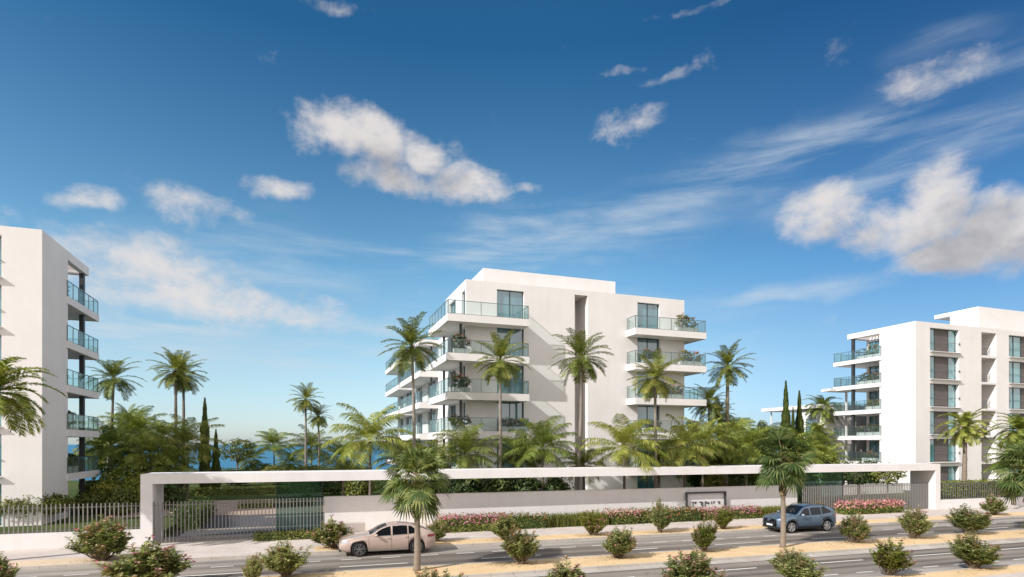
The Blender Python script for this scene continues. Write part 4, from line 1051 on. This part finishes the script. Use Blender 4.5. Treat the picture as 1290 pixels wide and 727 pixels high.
for i, (s, t, w, h, v, lb) in enumerate(OLEL):
    x, y = street(s, t); shrub(x, y, w*.90, h*1.0, v, lb, i*1.7, .10)
for (s, ht, sc, lb, v) in ((3.62,3.95,1.0,'fan palm on the median in front of the beige car',0), (23.15,4.75,1.06,'fan palm on the median in front of the blue car',1), (42.3,3.85,1.25,'fan palm on the median at the right picture edge',0)):
    x, y = street(s, 25.75); fan_palm(x, y, ht, .1, sc, lb, v, .135)

def litter(name, label, spots, n, spread, size, mat, seed):
    rng = random.Random(seed); mb = MB()
    for _ in range(n):
        s, t = rng.choice(spots); a = rng.uniform(0,6.28); r = spread*abs(rng.gauss(0,1)); s2, t2 = s+r*1.6*math.cos(a), t+r*.55*math.sin(a)
        if not (24.28 < t2 < 26.4 or 31.8 < t2 < 33.9 or 17.4 < t2 < 18.7): continue
        x, y = street(s2, t2); leafquad(mb, (x,y,.118), (rng.gauss(0,.3),rng.gauss(0,.3),1), size*rng.uniform(.5,1.5), .5, rng)
    o = mb.build(name, mat); tag(o, kind='stuff')
SP = [(s,t) for s,t,*_ in OLEL]
M['dry_leaf'] = surf('dry_leaf', (.10,.06,.03), (.30,.19,.09), 8, .9); M['pebble'] = surf('pebble', (.30,.22,.14), (.62,.50,.36), 9, .9)
litter('leaf_litter', '', SP, 5200, .75, .07, M['dry_leaf'], 3); litter('loose_pebbles', '', SP, 6000, 1.6, .055, M['pebble'], 4)
# ------------------------------------------------------------------ beds along the white wall
SF = lambda a,b: street(a,b)
G1 = 'flower beds along the white wall'
hedge('deep pink flowering bed along the wall right of the beige car', (6.6,11.0,36.0,37.4,.1,1.0), 2600, .15, 'leaf_olive', 1, SF, 'flower_bed', 'flower_magenta', .5, G1, .10, 'flower bed')
hedge('leafy green bed with a few red flowers behind the roadside oleanders', (11.05,13.7,36.1,37.3,.1,.95), 1100, .15, 'leaf_olive', 2, SF, 'flower_bed', 'flower_red', .15, G1, .11, 'flower bed')
hedge('pink flowering bed left of the dark oleander under the wall', (18.2,20.4,36.1,37.3,.1,1.0), 1000, .15, 'leaf_olive', 3, SF, 'flower_bed', 'flower_pink', .5, G1, .11, 'flower bed')
hedge('green bed with reddish blossom just left of the sign', (20.5,25.6,36.2,37.4,.1,.95), 1900, .15, 'leaf_olive', 4, SF, 'flower_bed', 'flower_red', .3, G1, .11, 'flower bed')
hedge('mauve flowering bed right below the sign', (25.7,30.6,36.3,37.4,.1,.85), 1900, .15, 'leaf_olive', 5, SF, 'flower_bed', 'flower_magenta', .55, G1, .11, 'flower bed')
hedge('bright pink azalea bed in front of the right gate', (38.4,44.3,35.9,37.1,.1,1.0), 2500, .16, 'leaf_olive', 6, SF, 'flower_bed', 'flower_pink', .8, 'flower beds before the gates', .10, 'flower bed')
hedge('low green hedge in front of the left gate', (-4.1,-.5,36.0,36.75,.1,.5), 1500, .13, 'leaf_olive', 7, SF, 'low_hedge', None, 0, None, .06)
def grass_bed(label, s0, s1, t0, t1, h, n, seed):
    rng = random.Random(seed); x, y = street((s0+s1)/2, (t0+t1)/2); t = thing('ornamental_grass', label, 'grass bed', (x,y,.1), 0, 'grass beds along the white wall'); mb = MB()
    for _ in range(n):
        x, y = street(rng.uniform(s0,s1), rng.uniform(t0,t1)); a = rng.uniform(0,6.28); l = h*rng.uniform(.6,1.15); b = l*rng.uniform(.1,.5); w = .018
        c, s = math.cos(a), math.sin(a)
        mb.add([(x-s*w,y+c*w,.1),(x+s*w,y-c*w,.1),(x+c*b*.4+s*w,y+s*b*.4-c*w,.1+l*.65),(x+c*b*.4-s*w,y+s*b*.4+c*w,.1+l*.65),(x+c*b,y+s*b,.1+l)], [(0,1,2,3),(3,2,4)])
    mb.build('blades', M['leaf_olive'], t)
grass_bed('tall grass bed along the wall behind the bright green oleander', 13.75, 18.1, 36.2, 37.3, .85, 2600, 1)
grass_bed('tall grass bed along the wall between the sign and the right gate', 30.7, 35.2, 36.3, 37.4, .8, 2600, 2)

# ------------------------------------------------------------------ tall palms
tall_palm(521,519,438,43,1.00,'slender palm at the left corner balconies of the middle building, nearest the open sea view',0,.1)
tall_palm(630,630,456,43.2,.95,'slender palm standing before the left window column of the middle building',1,.02)
tall_palm(722,732,452,44,.98,'leaning palm before the dark slot of the middle building',2,.25,r=.15)
tall_palm(826,825,478,44,.90,'slender palm before the right balconies of the middle building',1,.03)
tall_palm(913,917,463,56,1.02,'tall palm with a pale trunk just right of the middle building',0,.05,r=.2,bark='bark_pale')
tall_palm(893,893,508,55.5,.9,'lower palm close behind the tall pale palm right of the middle building',2,.05)
tall_palm(907,905,522,58.5,.75,'small far palm behind the two palms right of the middle building',1,.05)
tall_palm(131,143,478,55,1.0,'palm right behind the balconies of the left building',2,.15,r=.14)
tall_palm(221,221,468,60,1.05,'left one of the pair of close tall palms against the sky',0,.03,r=.17)
tall_palm(231,231,474,62,1.05,'right one of the pair of close tall palms against the sky',1,.03,r=.17)
tall_palm(385,385,504,75,.95,'taller one of two distant palms over the sea',1,.03,r=.15)
tall_palm(402,401,525,76,.80,'shorter one of two distant palms over the sea',2,.03,r=.14)
tall_palm(1214,1216,540,54,.96,'date palm with drooping fronds before the slot of the right building',0,.03,'date',.2,'date_palm','bark_pale','date palms')
tall_palm(1287,1285,545,53,1.0,'date palm before the second window column of the right building',1,.03,'date',.2,'date_palm','bark_pale','date palms')
tall_palm(-10,-12,498,27.5,1.1,'date palm reaching into the picture at the left edge',1,.03,'date',.2,'date_palm','bark_grey','date palms',zb=-.05)
tall_palm(1036,1036,516,76,1.05,'distant date palm between the cypresses and the right building',0,.03,'date',.25,'date_palm','bark_brown','date palms')
tall_palm(1029,1029,548,74,1.0,'low date palm under the distant one left of the right building',1,.03,'date',.2,'date_palm','bark_brown','date palms')
tall_palm(163,163,530,66,.85,'palm among the trees just left of the canopy pillar',1,.03,'palm',.14)
for px, py, d, sc, v, lb in ((466,556,42,1.02,0,'large arching bushy palm beside the fan palm, over the sea'),(432,578,52,.8,2,'smaller bushy palm left of the large arching one'),(588,574,43,.95,1,'dark bushy palm at the foot of the left balconies, middle building'),(683,566,43.5,.95,0,'bushy palm before the left half of the middle building'),(655,575,45,.7,1,'small dark bushy palm behind the one at the left half of the middle building'),
    (786,566,43.5,1.0,2,'bushy palm before the right half of the middle building'),(862,566,45,.92,1,'bushy palm at the right corner of the middle building'),(940,566,52,.95,0,'bushy palm with hanging fronds behind the fan palm of the blue car'),(905,578,58,.9,1,'bushy palm between the middle building and the hanging palm'),(236,560,52,.95,1,'grey green bushy palm under the pair of tall palms'),(190,575,50,.85,2,'bushy palm right behind the left canopy corner'),(150,590,52,.8,0,'bushy palm behind the left railing'),
    (962,556,66,.85,1,'distant bushy palm left of the cypresses'),(925,545,72,.9,2,'distant spiky palm above the hanging palm'),(345,562,80,.95,2,'distant bushy palm in front of the sea'),(392,566,78,1.1,1,'distant bushy palm under the two palms over the sea'),(1040,580,64,.8,0,'bushy palm before the terraces of the right building'),(1277,580,50,.75,2,'bushy palm behind the third fan palm at right'),(176,545,54,.9,0,'tall bushy palm in the middle of the left palm group'),(140,562,50,.85,0,'bright bushy palm in front of the left palm group'),(215,588,50,.8,0,'low bushy palm just over the left end of the beam'),(160,548,56,.9,0,'bright bushy palm high above the left canopy corner'),(205,552,60,.85,2,'bushy palm left of the pair of tall palms'),(128,572,58,.8,1,'bushy palm at the right edge of the left balconies'),(885,560,52,.95,0,'broad bushy palm right at the side wall of the middle building'),(915,560,56,1.0,2,'bright bushy palm below the tall pale palm'),(985,572,52,.95,0,'bright bushy palm at the foot of the tallest right cypress'),(1028,566,66,.9,1,'bushy palm in front of the low terraced block'),(510,580,46,.85,2,'bushy palm hidden behind the left fan palm'),(548,585,44,.7,0,'small bright bushy palm right of the left fan palm'),(735,588,45,.6,1,'small bushy palm at the foot of the dark slot'),(830,584,46,.75,0,'small bushy palm at the foot of the slender right palm'),(315,580,82,.7,1,'small distant bushy palm right of the round tree'),(365,584,84,.75,0,'small distant bushy palm left of the two palms over the sea'),(1012,575,60,.7,2,'small bushy palm below the right cypress')):
    bushy_palm(px, py, d, sc, lb, v)
cypress(258,505,60,.62,'tallest cypress left, beside the pair of palms',0)
cypress(272,543,62,.48,'lower dark cypress right of the tall one at left',1)
cypress(990,484,66,.68,'tallest cypress right of the middle building',1)
cypress(1007,496,68,.66,'second cypress nearest the right building',0)
cypress(999,516,74,.5,'small dark cypress between the two tall ones at right',1)

# ------------------------------------------------------------------ shrubs and trees in the garden
GT = 'garden trees'; GS = 'garden shrubs'
leafy('round_shrub','wide round shrub with bare twisted stems behind the left railing','shrub',34,37.8,[((0,0,1.25),(2.5,1.5,.7))],'leaf_olive',.17,900,.36,(.10,.5),seed=1,group=GS,shell=.3,nleaf=18)
for k, (px, d, w, h, mt, lb) in enumerate(((112,43,1.2,1.5,'leaf_olive','low olive shrub at the corner of the left building behind the railing'),(135,45,1.4,2.2,'leaf_fresh','bright shrub behind the middle of the left railing'),(152,42,1.3,1.9,'leaf_olive','olive shrub behind the right end of the left railing'),(170,44,1.3,2.6,'leaf_fresh','bright tall shrub directly behind the left canopy pillar'),(215,46,1.4,3.0,'leaf_dark','dark shrub inside the left pillar behind the gate'),(345,74,2.4,2.4,'leaf_olive','olive shrub far behind the left gate'),(300,72,2.0,1.9,'leaf_dark','dark shrub at the foot of the far round tree'),(440,74,2.6,2.6,'leaf_olive','olive shrub by the sea behind the large arching palm'))):
    leafy('garden_shrub', lb, 'shrub', px, d, [((0,0,h*.55),(w*.7,w*.55,h*.5))], mt, .22, 190, .40, (.06,h*.4), seed=60+k, group=GS)
leafy('garden_tree','leafy tree behind the left railing next to the pillar','tree',158,47,[((0,0,2.2),(1.9,1.5,1.2)),((1.3,.5,2.8),(1.3,1.2,.9))],'leaf_fresh',.24,110,.62,(.12,2.0),seed=2,group=GT)
leafy('garden_tree','broad olive tree above the left canopy corner','tree',205,50,[((0,0,3.0),(2.0,1.6,1.1)),((-1.8,.4,2.2),(1.4,1.3,.9))],'leaf_olive',.24,120,.62,(.13,2.6),seed=3,group=GT)
leafy('garden_tree','loose tree behind the balconies of the left building','tree',118,62,[((0,0,3.6),(2.0,1.5,1.1)),((2,0,2.8),(1.6,1.4,1.0))],'leaf_olive',.24,110,.62,(.13,3.2),seed=4,group=GT)
leafy('garden_tree','tree in front of the pair of tall palms','tree',185,58,[((0,0,3.4),(1.8,1.5,1.1)),((-1.6,.4,4.4),(1.2,1.0,.8))],'leaf_fresh',.24,90,.62,(.13,3.2),seed=5,group=GT)
leafy('round_tree','round crowned tree right of the left cypresses against the sea','tree',299,78,[((0,0,4.4),(2.4,1.8,1.5))],'leaf_olive',.28,120,.5,(.15,2.6),seed=6,group=GT)
leafy('garden_shrub','low dark shrub right of the round tree before the sea','shrub',328,80,[((0,0,1.8),(2.4,1.4,.9))],'leaf_dark',.26,90,.5,(.1,1.2),seed=7,group=GS)
leafy('garden_tree','dense bush at the foot of the two palms over the sea','tree',388,70,[((0,0,1.7),(2.0,1.3,1.0))],'leaf_olive',.28,100,.5,(.1,1),seed=8,group=GT)
for k, (px, d, w, h, mt) in enumerate(((420,60,2.2,2.0,'leaf_dark'),(452,50,1.6,2.6,'leaf_olive'),(500,46,1.7,3.0,'leaf_dark'),(548,44,1.9,3.1,'leaf_dark'),(590,43.5,1.9,3.0,'leaf_dark'),(630,43.5,1.9,3.0,'leaf_dark'),(668,43.5,1.9,2.9,'leaf_dark'),(700,44,1.6,2.5,'leaf_dark'),(900,54,1.6,3.2,'leaf_olive'),(925,58,2.0,3.4,'leaf_dark'),(880,60,1.6,3.6,'leaf_olive'),(958,58,2.0,3.2,'leaf_olive'),(985,60,1.8,3.4,'leaf_dark'),(1025,60,2.0,3.6,'leaf_fresh'),(1045,62,1.6,4.0,'leaf_fresh'),(1010,56,1.6,2.6,'leaf_dark'))):
    where = ['behind the left end of the white wall','left of the large arching palm under the beam','behind the crown of the left fan palm','under the beam just right of the left fan palm','under the beam at the left corner of the middle building','at the foot of the second slender palm','under the beam left of the leaning palm','beside the trunk of the leaning palm','below the tall pale palm','between the pale palm and the hanging palm','at the right corner of the middle building','left of the fan palm of the blue car','at the foot of the tallest right cypress','right of the cypresses','before the lowest terraces of the right building','behind the right gate, left end'][k]
    leafy('garden_shrub', ('dark' if mt == 'leaf_dark' else 'yellow green' if mt == 'leaf_fresh' else 'olive green')+' shrub '+where, 'shrub', px, d, [((0,0,h*.55),(w*.62,w*.5,h*.5))], mt, .26, 150, .42, (.06,h*.4), seed=20+k, group=GS)
leafy('round_tree','dense dark green round tree behind the right gate','tree',1082,56,[((0,0,2.5),(2.7,1.6,1.25))],'leaf_dark',.22,170,.42,(.14,1.4),seed=40,group=GT,shell=.35)
leafy('round_tree','smaller olive round tree next to the right pillar behind the gate','tree',1118,54,[((0,0,2.35),(1.6,1.2,.95))],'leaf_olive',.20,110,.38,(.10,1.3),seed=41,group=GT,shell=.35)
# clipped hedges
for px_, d_, w_, h_, n_, lb in ((300,84,9,1.7,2600,'long hedge along the sea edge left of the distant palms'),(400,88,8,1.8,2400,'long hedge along the sea edge under the two distant palms'),(930,84,9,4.6,3600,'long hedge along the sea edge right of the middle building')):
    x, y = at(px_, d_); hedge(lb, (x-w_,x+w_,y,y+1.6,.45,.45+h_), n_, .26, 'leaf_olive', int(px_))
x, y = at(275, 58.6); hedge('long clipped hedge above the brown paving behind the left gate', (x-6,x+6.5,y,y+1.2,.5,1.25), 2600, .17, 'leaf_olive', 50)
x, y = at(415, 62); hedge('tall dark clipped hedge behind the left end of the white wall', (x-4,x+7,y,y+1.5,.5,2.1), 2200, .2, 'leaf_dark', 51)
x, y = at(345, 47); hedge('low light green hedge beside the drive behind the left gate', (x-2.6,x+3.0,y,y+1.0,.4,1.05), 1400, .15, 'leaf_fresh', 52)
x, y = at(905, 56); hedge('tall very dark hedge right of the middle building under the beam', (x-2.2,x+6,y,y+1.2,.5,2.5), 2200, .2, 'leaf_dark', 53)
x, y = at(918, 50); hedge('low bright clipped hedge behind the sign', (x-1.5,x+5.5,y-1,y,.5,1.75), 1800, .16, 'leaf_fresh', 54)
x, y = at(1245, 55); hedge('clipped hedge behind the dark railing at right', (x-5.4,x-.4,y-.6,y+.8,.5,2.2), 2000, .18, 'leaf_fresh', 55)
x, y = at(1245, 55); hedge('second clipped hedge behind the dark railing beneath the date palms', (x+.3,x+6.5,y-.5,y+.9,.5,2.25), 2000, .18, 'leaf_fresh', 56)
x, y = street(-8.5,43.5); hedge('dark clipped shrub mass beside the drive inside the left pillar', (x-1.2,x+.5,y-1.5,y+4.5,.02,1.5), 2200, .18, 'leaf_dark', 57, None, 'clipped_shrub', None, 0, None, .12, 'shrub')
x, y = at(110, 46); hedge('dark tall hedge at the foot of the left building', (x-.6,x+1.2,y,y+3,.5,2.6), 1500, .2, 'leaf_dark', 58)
gw = thing('garden_wall', 'low white garden wall far behind the right gate', 'wall', (*at(1085,60),.4)); x, y = at(1085, 60)
mb = MB(); mb.box(x-5,x+6,y,y+.25,.4,1.5); mb.build('wall', M['stucco'], gw); mb = MB(); mb.box(x-5.02,x+6.02,y-.02,y+.27,1.502,1.54); mb.build('coping', M['stucco'], gw)

# ------------------------------------------------------------------ sky, sun, camera
SAZ, SEL = R(20), R(34)
world = bpy.data.worlds.new('World'); scene.world = world; world.use_nodes = True
nt = world.node_tree; bg = nt.nodes['Background']
sky = nt.nodes.new('ShaderNodeTexSky'); sky.sky_type = 'NISHITA'; sky.sun_disc = False; sky.sun_elevation = SEL
sdir = Vector((-math.cos(SAZ), -math.sin(SAZ), 0))
sky.sun_rotation = math.atan2(sdir.x, sdir.y)
sky.altitude = 0; sky.air_density = 1.0; sky.dust_density = .6; sky.ozone_density = 2.2
def nd(t, **k):
    n = nt.nodes.new(t)
    for a, b in k.items(): setattr(n, a, b)
    return n
def mth(op, a, b=None, c=None):
    n = nd('ShaderNodeMath', operation=op)
    for i, x in enumerate((a, b, c)):
        if x is None: continue
        if isinstance(x, (int, float)): n.inputs[i].default_value = x
        else: L(nt, x, n.inputs[i])
    return n.outputs[0]
tc = nd('ShaderNodeTexCoord').outputs['Generated']; sp = nd('ShaderNodeSeparateXYZ'); L(nt, tc, sp.inputs[0])
az = mth('ARCTAN2', sp.outputs[0], sp.outputs[1]); el = mth('ARCSINE', sp.outputs[2])
cb = nd('ShaderNodeCombineXYZ'); L(nt, az, cb.inputs[0]); L(nt, el, cb.inputs[1]); ae = cb.outputs[0]
def azel(px, py):
    a = (px-CXP)/F; b = (HYP-py)/F; x, y = a*CO+SI, -a*SI+CO
    return math.atan2(x, y), math.atan2(b, math.hypot(x, y))
# large soft distortion so that cloud edges are ragged
dn = nd('ShaderNodeTexNoise'); dn.inputs['Scale'].default_value = 7; dn.inputs['Detail'].default_value = 5; L(nt, ae, dn.inputs['Vector'])
dv = nd('ShaderNodeVectorMath', operation='SUBTRACT'); L(nt, dn.outputs['Color'], dv.inputs[0]); dv.inputs[1].default_value = (.5,.5,.5)
ds = nd('ShaderNodeVectorMath', operation='MULTIPLY'); L(nt, dv.outputs[0], ds.inputs[0]); ds.inputs[1].default_value = (.13,.085,0)
da = nd('ShaderNodeVectorMath', operation='ADD'); L(nt, ae, da.inputs[0]); L(nt, ds.outputs[0], da.inputs[1]); wv = da.outputs[0]
def blob(vec, px, py, rx, ry, tilt=0, dense=1.0):
    a, e = azel(px, py); a2, _ = azel(px+rx, py); _, e2 = azel(px, py-ry)
    mp = nd('ShaderNodeMapping', vector_type='TEXTURE'); mp.inputs['Location'].default_value = (a, e, 0); mp.inputs['Rotation'].default_value = (0,0,R(tilt)); mp.inputs['Scale'].default_value = (abs(a2-a), abs(e2-e), 1)
    L(nt, vec, mp.inputs['Vector']); ln = nd('ShaderNodeVectorMath', operation='LENGTH'); L(nt, mp.outputs[0], ln.inputs[0])
    mr = nd('ShaderNodeMapRange', interpolation_type='SMOOTHSTEP'); L(nt, ln.outputs['Value'], mr.inputs['Value'])
    mr.inputs['From Min'].default_value = .2; mr.inputs['From Max'].default_value = 1.3; mr.inputs['To Min'].default_value = dense; mr.inputs['To Max'].default_value = 0
    return mr.outputs['Result']
def vmax(xs):
    o = xs[0]
    for x in xs[1:]: o = mth('MAXIMUM', o, x)
    return o
PUFF = [(405,165,72,36,0,1.05),(480,172,80,44,-8,1.1),(540,188,56,36,-14,1.05),(505,218,95,34,-4,1),(580,230,90,30,-5,.95),(640,241,60,14,0,.7),
        (250,252,90,34,-4,.84),(345,238,60,32,12,.84),(105,247,60,24,0,.8),
        (1040,264,86,52,0,1),(1130,285,120,60,0,1.05),(1200,246,76,72,0,1.1),(1265,290,110,66,0,1.05),(1180,322,140,40,-3,1),
        (175,348,190,80,-8,.9),(320,388,200,42,-4,.82),
        (790,158,62,26,10,.76),(1172,106,80,42,3,.80),(785,95,42,12,8,.66),(840,98,50,13,8,.68),(900,2,130,12,2,.5),(455,12,90,18,10,.5),
        (50,285,80,50,0,.6)]
def puffs(vec, n=None): return vmax([blob(vec, *p) for p in PUFF[:n]])
def fbm(vec, sc, det=8, rough=.6, dist=0):
    n = nd('ShaderNodeTexNoise'); n.inputs['Scale'].default_value = sc; n.inputs['Detail'].default_value = det; n.inputs['Roughness'].default_value = rough; n.inputs['Distortion'].default_value = dist
    L(nt, vec, n.inputs['Vector']); return n.outputs['Fac']
mask = puffs(wv)
mpd = nd('ShaderNodeMapping'); mpd.inputs['Scale'].default_value = (1,1.45,1); L(nt, ae, mpd.inputs['Vector'])
det = fbm(mpd.outputs[0], 8.5, 12, .64, .15)
raw = mth('ADD', mask, mth('MULTIPLY', mth('SUBTRACT', det, .5), 2.5))
mr = nd('ShaderNodeMapRange', interpolation_type='SMOOTHSTEP'); L(nt, raw, mr.inputs['Value']); mr.inputs['From Min'].default_value = .30; mr.inputs['From Max'].default_value = 1.25; mr.inputs['To Max'].default_value = .92
dens = mr.outputs['Result']
# thickness towards the sun decides how bright the cloud is: compare with the cloud a little up and left
sh = nd('ShaderNodeVectorMath', operation='ADD'); L(nt, wv, sh.inputs[0]); sh.inputs[1].default_value = (-.022,.040,0)
sh2 = nd('ShaderNodeVectorMath', operation='ADD'); L(nt, ae, sh2.inputs[0]); sh2.inputs[1].default_value = (-.010,.018,0)
mask2 = puffs(sh.outputs[0], 14); mpe = nd('ShaderNodeMapping'); mpe.inputs['Scale'].default_value = (1,1.45,1); L(nt, sh2.outputs[0], mpe.inputs['Vector'])
det2 = fbm(mpe.outputs[0], 8.5, 8, .62, .15)
raw2 = mth('ADD', mask2, mth('MULTIPLY', mth('SUBTRACT', det2, .5), 2.5))
mr2 = nd('ShaderNodeMapRange', interpolation_type='SMOOTHSTEP'); L(nt, raw2, mr2.inputs['Value']); mr2.inputs['From Min'].default_value = .35; mr2.inputs['From Max'].default_value = 1.75
CLOUD_LIT = (3.15,2.98,2.88); CLOUD_SHADE = (1.55,1.5,1.56)
mxc = nd('ShaderNodeMix', data_type='RGBA'); L(nt, mr2.outputs['Result'], mxc.inputs[0]); mxc.inputs[6].default_value = (*CLOUD_LIT,1); mxc.inputs[7].default_value = (*CLOUD_SHADE,1)
# thin streaks of cirrus
mpc = nd('ShaderNodeMapping'); mpc.inputs['Rotation'].default_value = (0,0,R(-9)); mpc.inputs['Scale'].default_value = (2.2,15,1); L(nt, ae, mpc.inputs['Vector'])
cir = fbm(mpc.outputs[0], 1.5, 8, .6, .25)
CIR = [(950,215,430,42,9,.66),(640,302,330,40,6,.8),(640,330,200,20,3,.5),(1150,200,280,46,9,.58),(1000,365,160,16,2,.6),(330,330,220,60,4,.45),(700,440,340,90,0,.45),(260,420,340,60,0,.85),(120,400,220,60,0,.6),(1180,60,90,30,0,.25)]
cmask = vmax([blob(wv, *p) for p in CIR])
mr3 = nd('ShaderNodeMapRange', interpolation_type='SMOOTHSTEP'); L(nt, cir, mr3.inputs['Value']); mr3.inputs['From Min'].default_value = .36; mr3.inputs['From Max'].default_value = .74
cden = mth('MULTIPLY', cmask, mr3.outputs['Result'])
tr = nd('ShaderNodeValToRGB'); L(nt, sp.outputs[2], tr.inputs['Fac']); e = tr.color_ramp.elements
SKYT = [(0,(.52,.61,.80)),(.05,(.54,.60,.70)),(.10,(.58,.63,.64)),(.17,(.57,.65,.62)),(.27,(.42,.62,.63)),(.56,(.10,.33,.44)),(1,(.10,.32,.42))]
while len(e) < len(SKYT): e.new(.5)
for k, (p_, c_) in enumerate(SKYT): e[k].position = p_; e[k].color = (*c_,1)
hs = nd('ShaderNodeMix', data_type='RGBA', blend_type='MULTIPLY'); hs.inputs[0].default_value = 1; L(nt, sky.outputs[0], hs.inputs[6]); L(nt, tr.outputs[0], hs.inputs[7])
# deeper blue opposite the sun
dr = nd('ShaderNodeMapRange', interpolation_type='SMOOTHSTEP'); L(nt, sp.outputs[0], dr.inputs['Value']); dr.inputs['From Min'].default_value = .25; dr.inputs['From Max'].default_value = .9
dk = nd('ShaderNodeMix', data_type='RGBA', blend_type='MULTIPLY'); L(nt, dr.outputs['Result'], dk.inputs[0]); L(nt, hs.outputs[2], dk.inputs[6]); dk.inputs[7].default_value = (.46,.56,.70,1)
m1 = nd('ShaderNodeMix', data_type='RGBA'); L(nt, cden, m1.inputs[0]); L(nt, dk.outputs[2], m1.inputs[6]); m1.inputs[7].default_value = (2.5,2.8,3.05,1)
m2 = nd('ShaderNodeMix', data_type='RGBA'); L(nt, dens, m2.inputs[0]); L(nt, m1.outputs[2], m2.inputs[6]); L(nt, mxc.outputs[2], m2.inputs[7])
# bright broken cloud added behind the camera, out of view, as fill light for walls
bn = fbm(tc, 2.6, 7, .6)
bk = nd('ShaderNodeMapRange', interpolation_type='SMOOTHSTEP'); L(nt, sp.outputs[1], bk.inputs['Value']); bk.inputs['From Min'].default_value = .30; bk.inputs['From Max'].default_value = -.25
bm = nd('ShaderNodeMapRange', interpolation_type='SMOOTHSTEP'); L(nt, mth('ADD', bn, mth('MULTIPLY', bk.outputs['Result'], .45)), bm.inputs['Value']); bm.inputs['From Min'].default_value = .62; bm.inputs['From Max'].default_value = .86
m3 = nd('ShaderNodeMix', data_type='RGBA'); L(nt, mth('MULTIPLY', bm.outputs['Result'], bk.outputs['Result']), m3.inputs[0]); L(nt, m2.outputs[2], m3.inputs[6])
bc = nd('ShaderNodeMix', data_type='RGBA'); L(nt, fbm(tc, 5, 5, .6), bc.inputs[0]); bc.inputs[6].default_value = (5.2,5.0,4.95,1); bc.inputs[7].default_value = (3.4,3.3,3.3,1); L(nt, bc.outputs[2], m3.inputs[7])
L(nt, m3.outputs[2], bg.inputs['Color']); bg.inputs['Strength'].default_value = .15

sl = bpy.data.lights.new('sun', 'SUN'); sl.energy = 3.1; sl.angle = R(.53); sl.color = (1.0,.965,.925)
so = bpy.data.objects.new('sun', sl); COL.objects.link(so); so.location = (-30,-20,60)
so.rotation_euler = Vector((math.cos(SAZ)*math.cos(SEL), math.sin(SAZ)*math.cos(SEL), -math.sin(SEL))).to_track_quat('-Z','Y').to_euler()
cam = bpy.data.cameras.new('camera'); co = bpy.data.objects.new('camera', cam); COL.objects.link(co); scene.camera = co
co.location = (0,0,EYE); co.rotation_euler = (R(90),0,-TH)
cam.sensor_width = 36; cam.lens = 36*F/1290; cam.shift_y = (HYP-363.5)/1290; cam.clip_start = .2; cam.clip_end = 90000
scene.view_settings.view_transform = 'Standard'; scene.view_settings.look = 'None'; scene.view_settings.exposure = .77; scene.view_settings.gamma = 1
scene.cycles.max_bounces = 6; scene.cycles.transparent_max_bounces = 24; scene.cycles.diffuse_bounces = 3; scene.cycles.glossy_bounces = 3
scene.cycles.caustics_reflective = False; scene.cycles.caustics_refractive = False
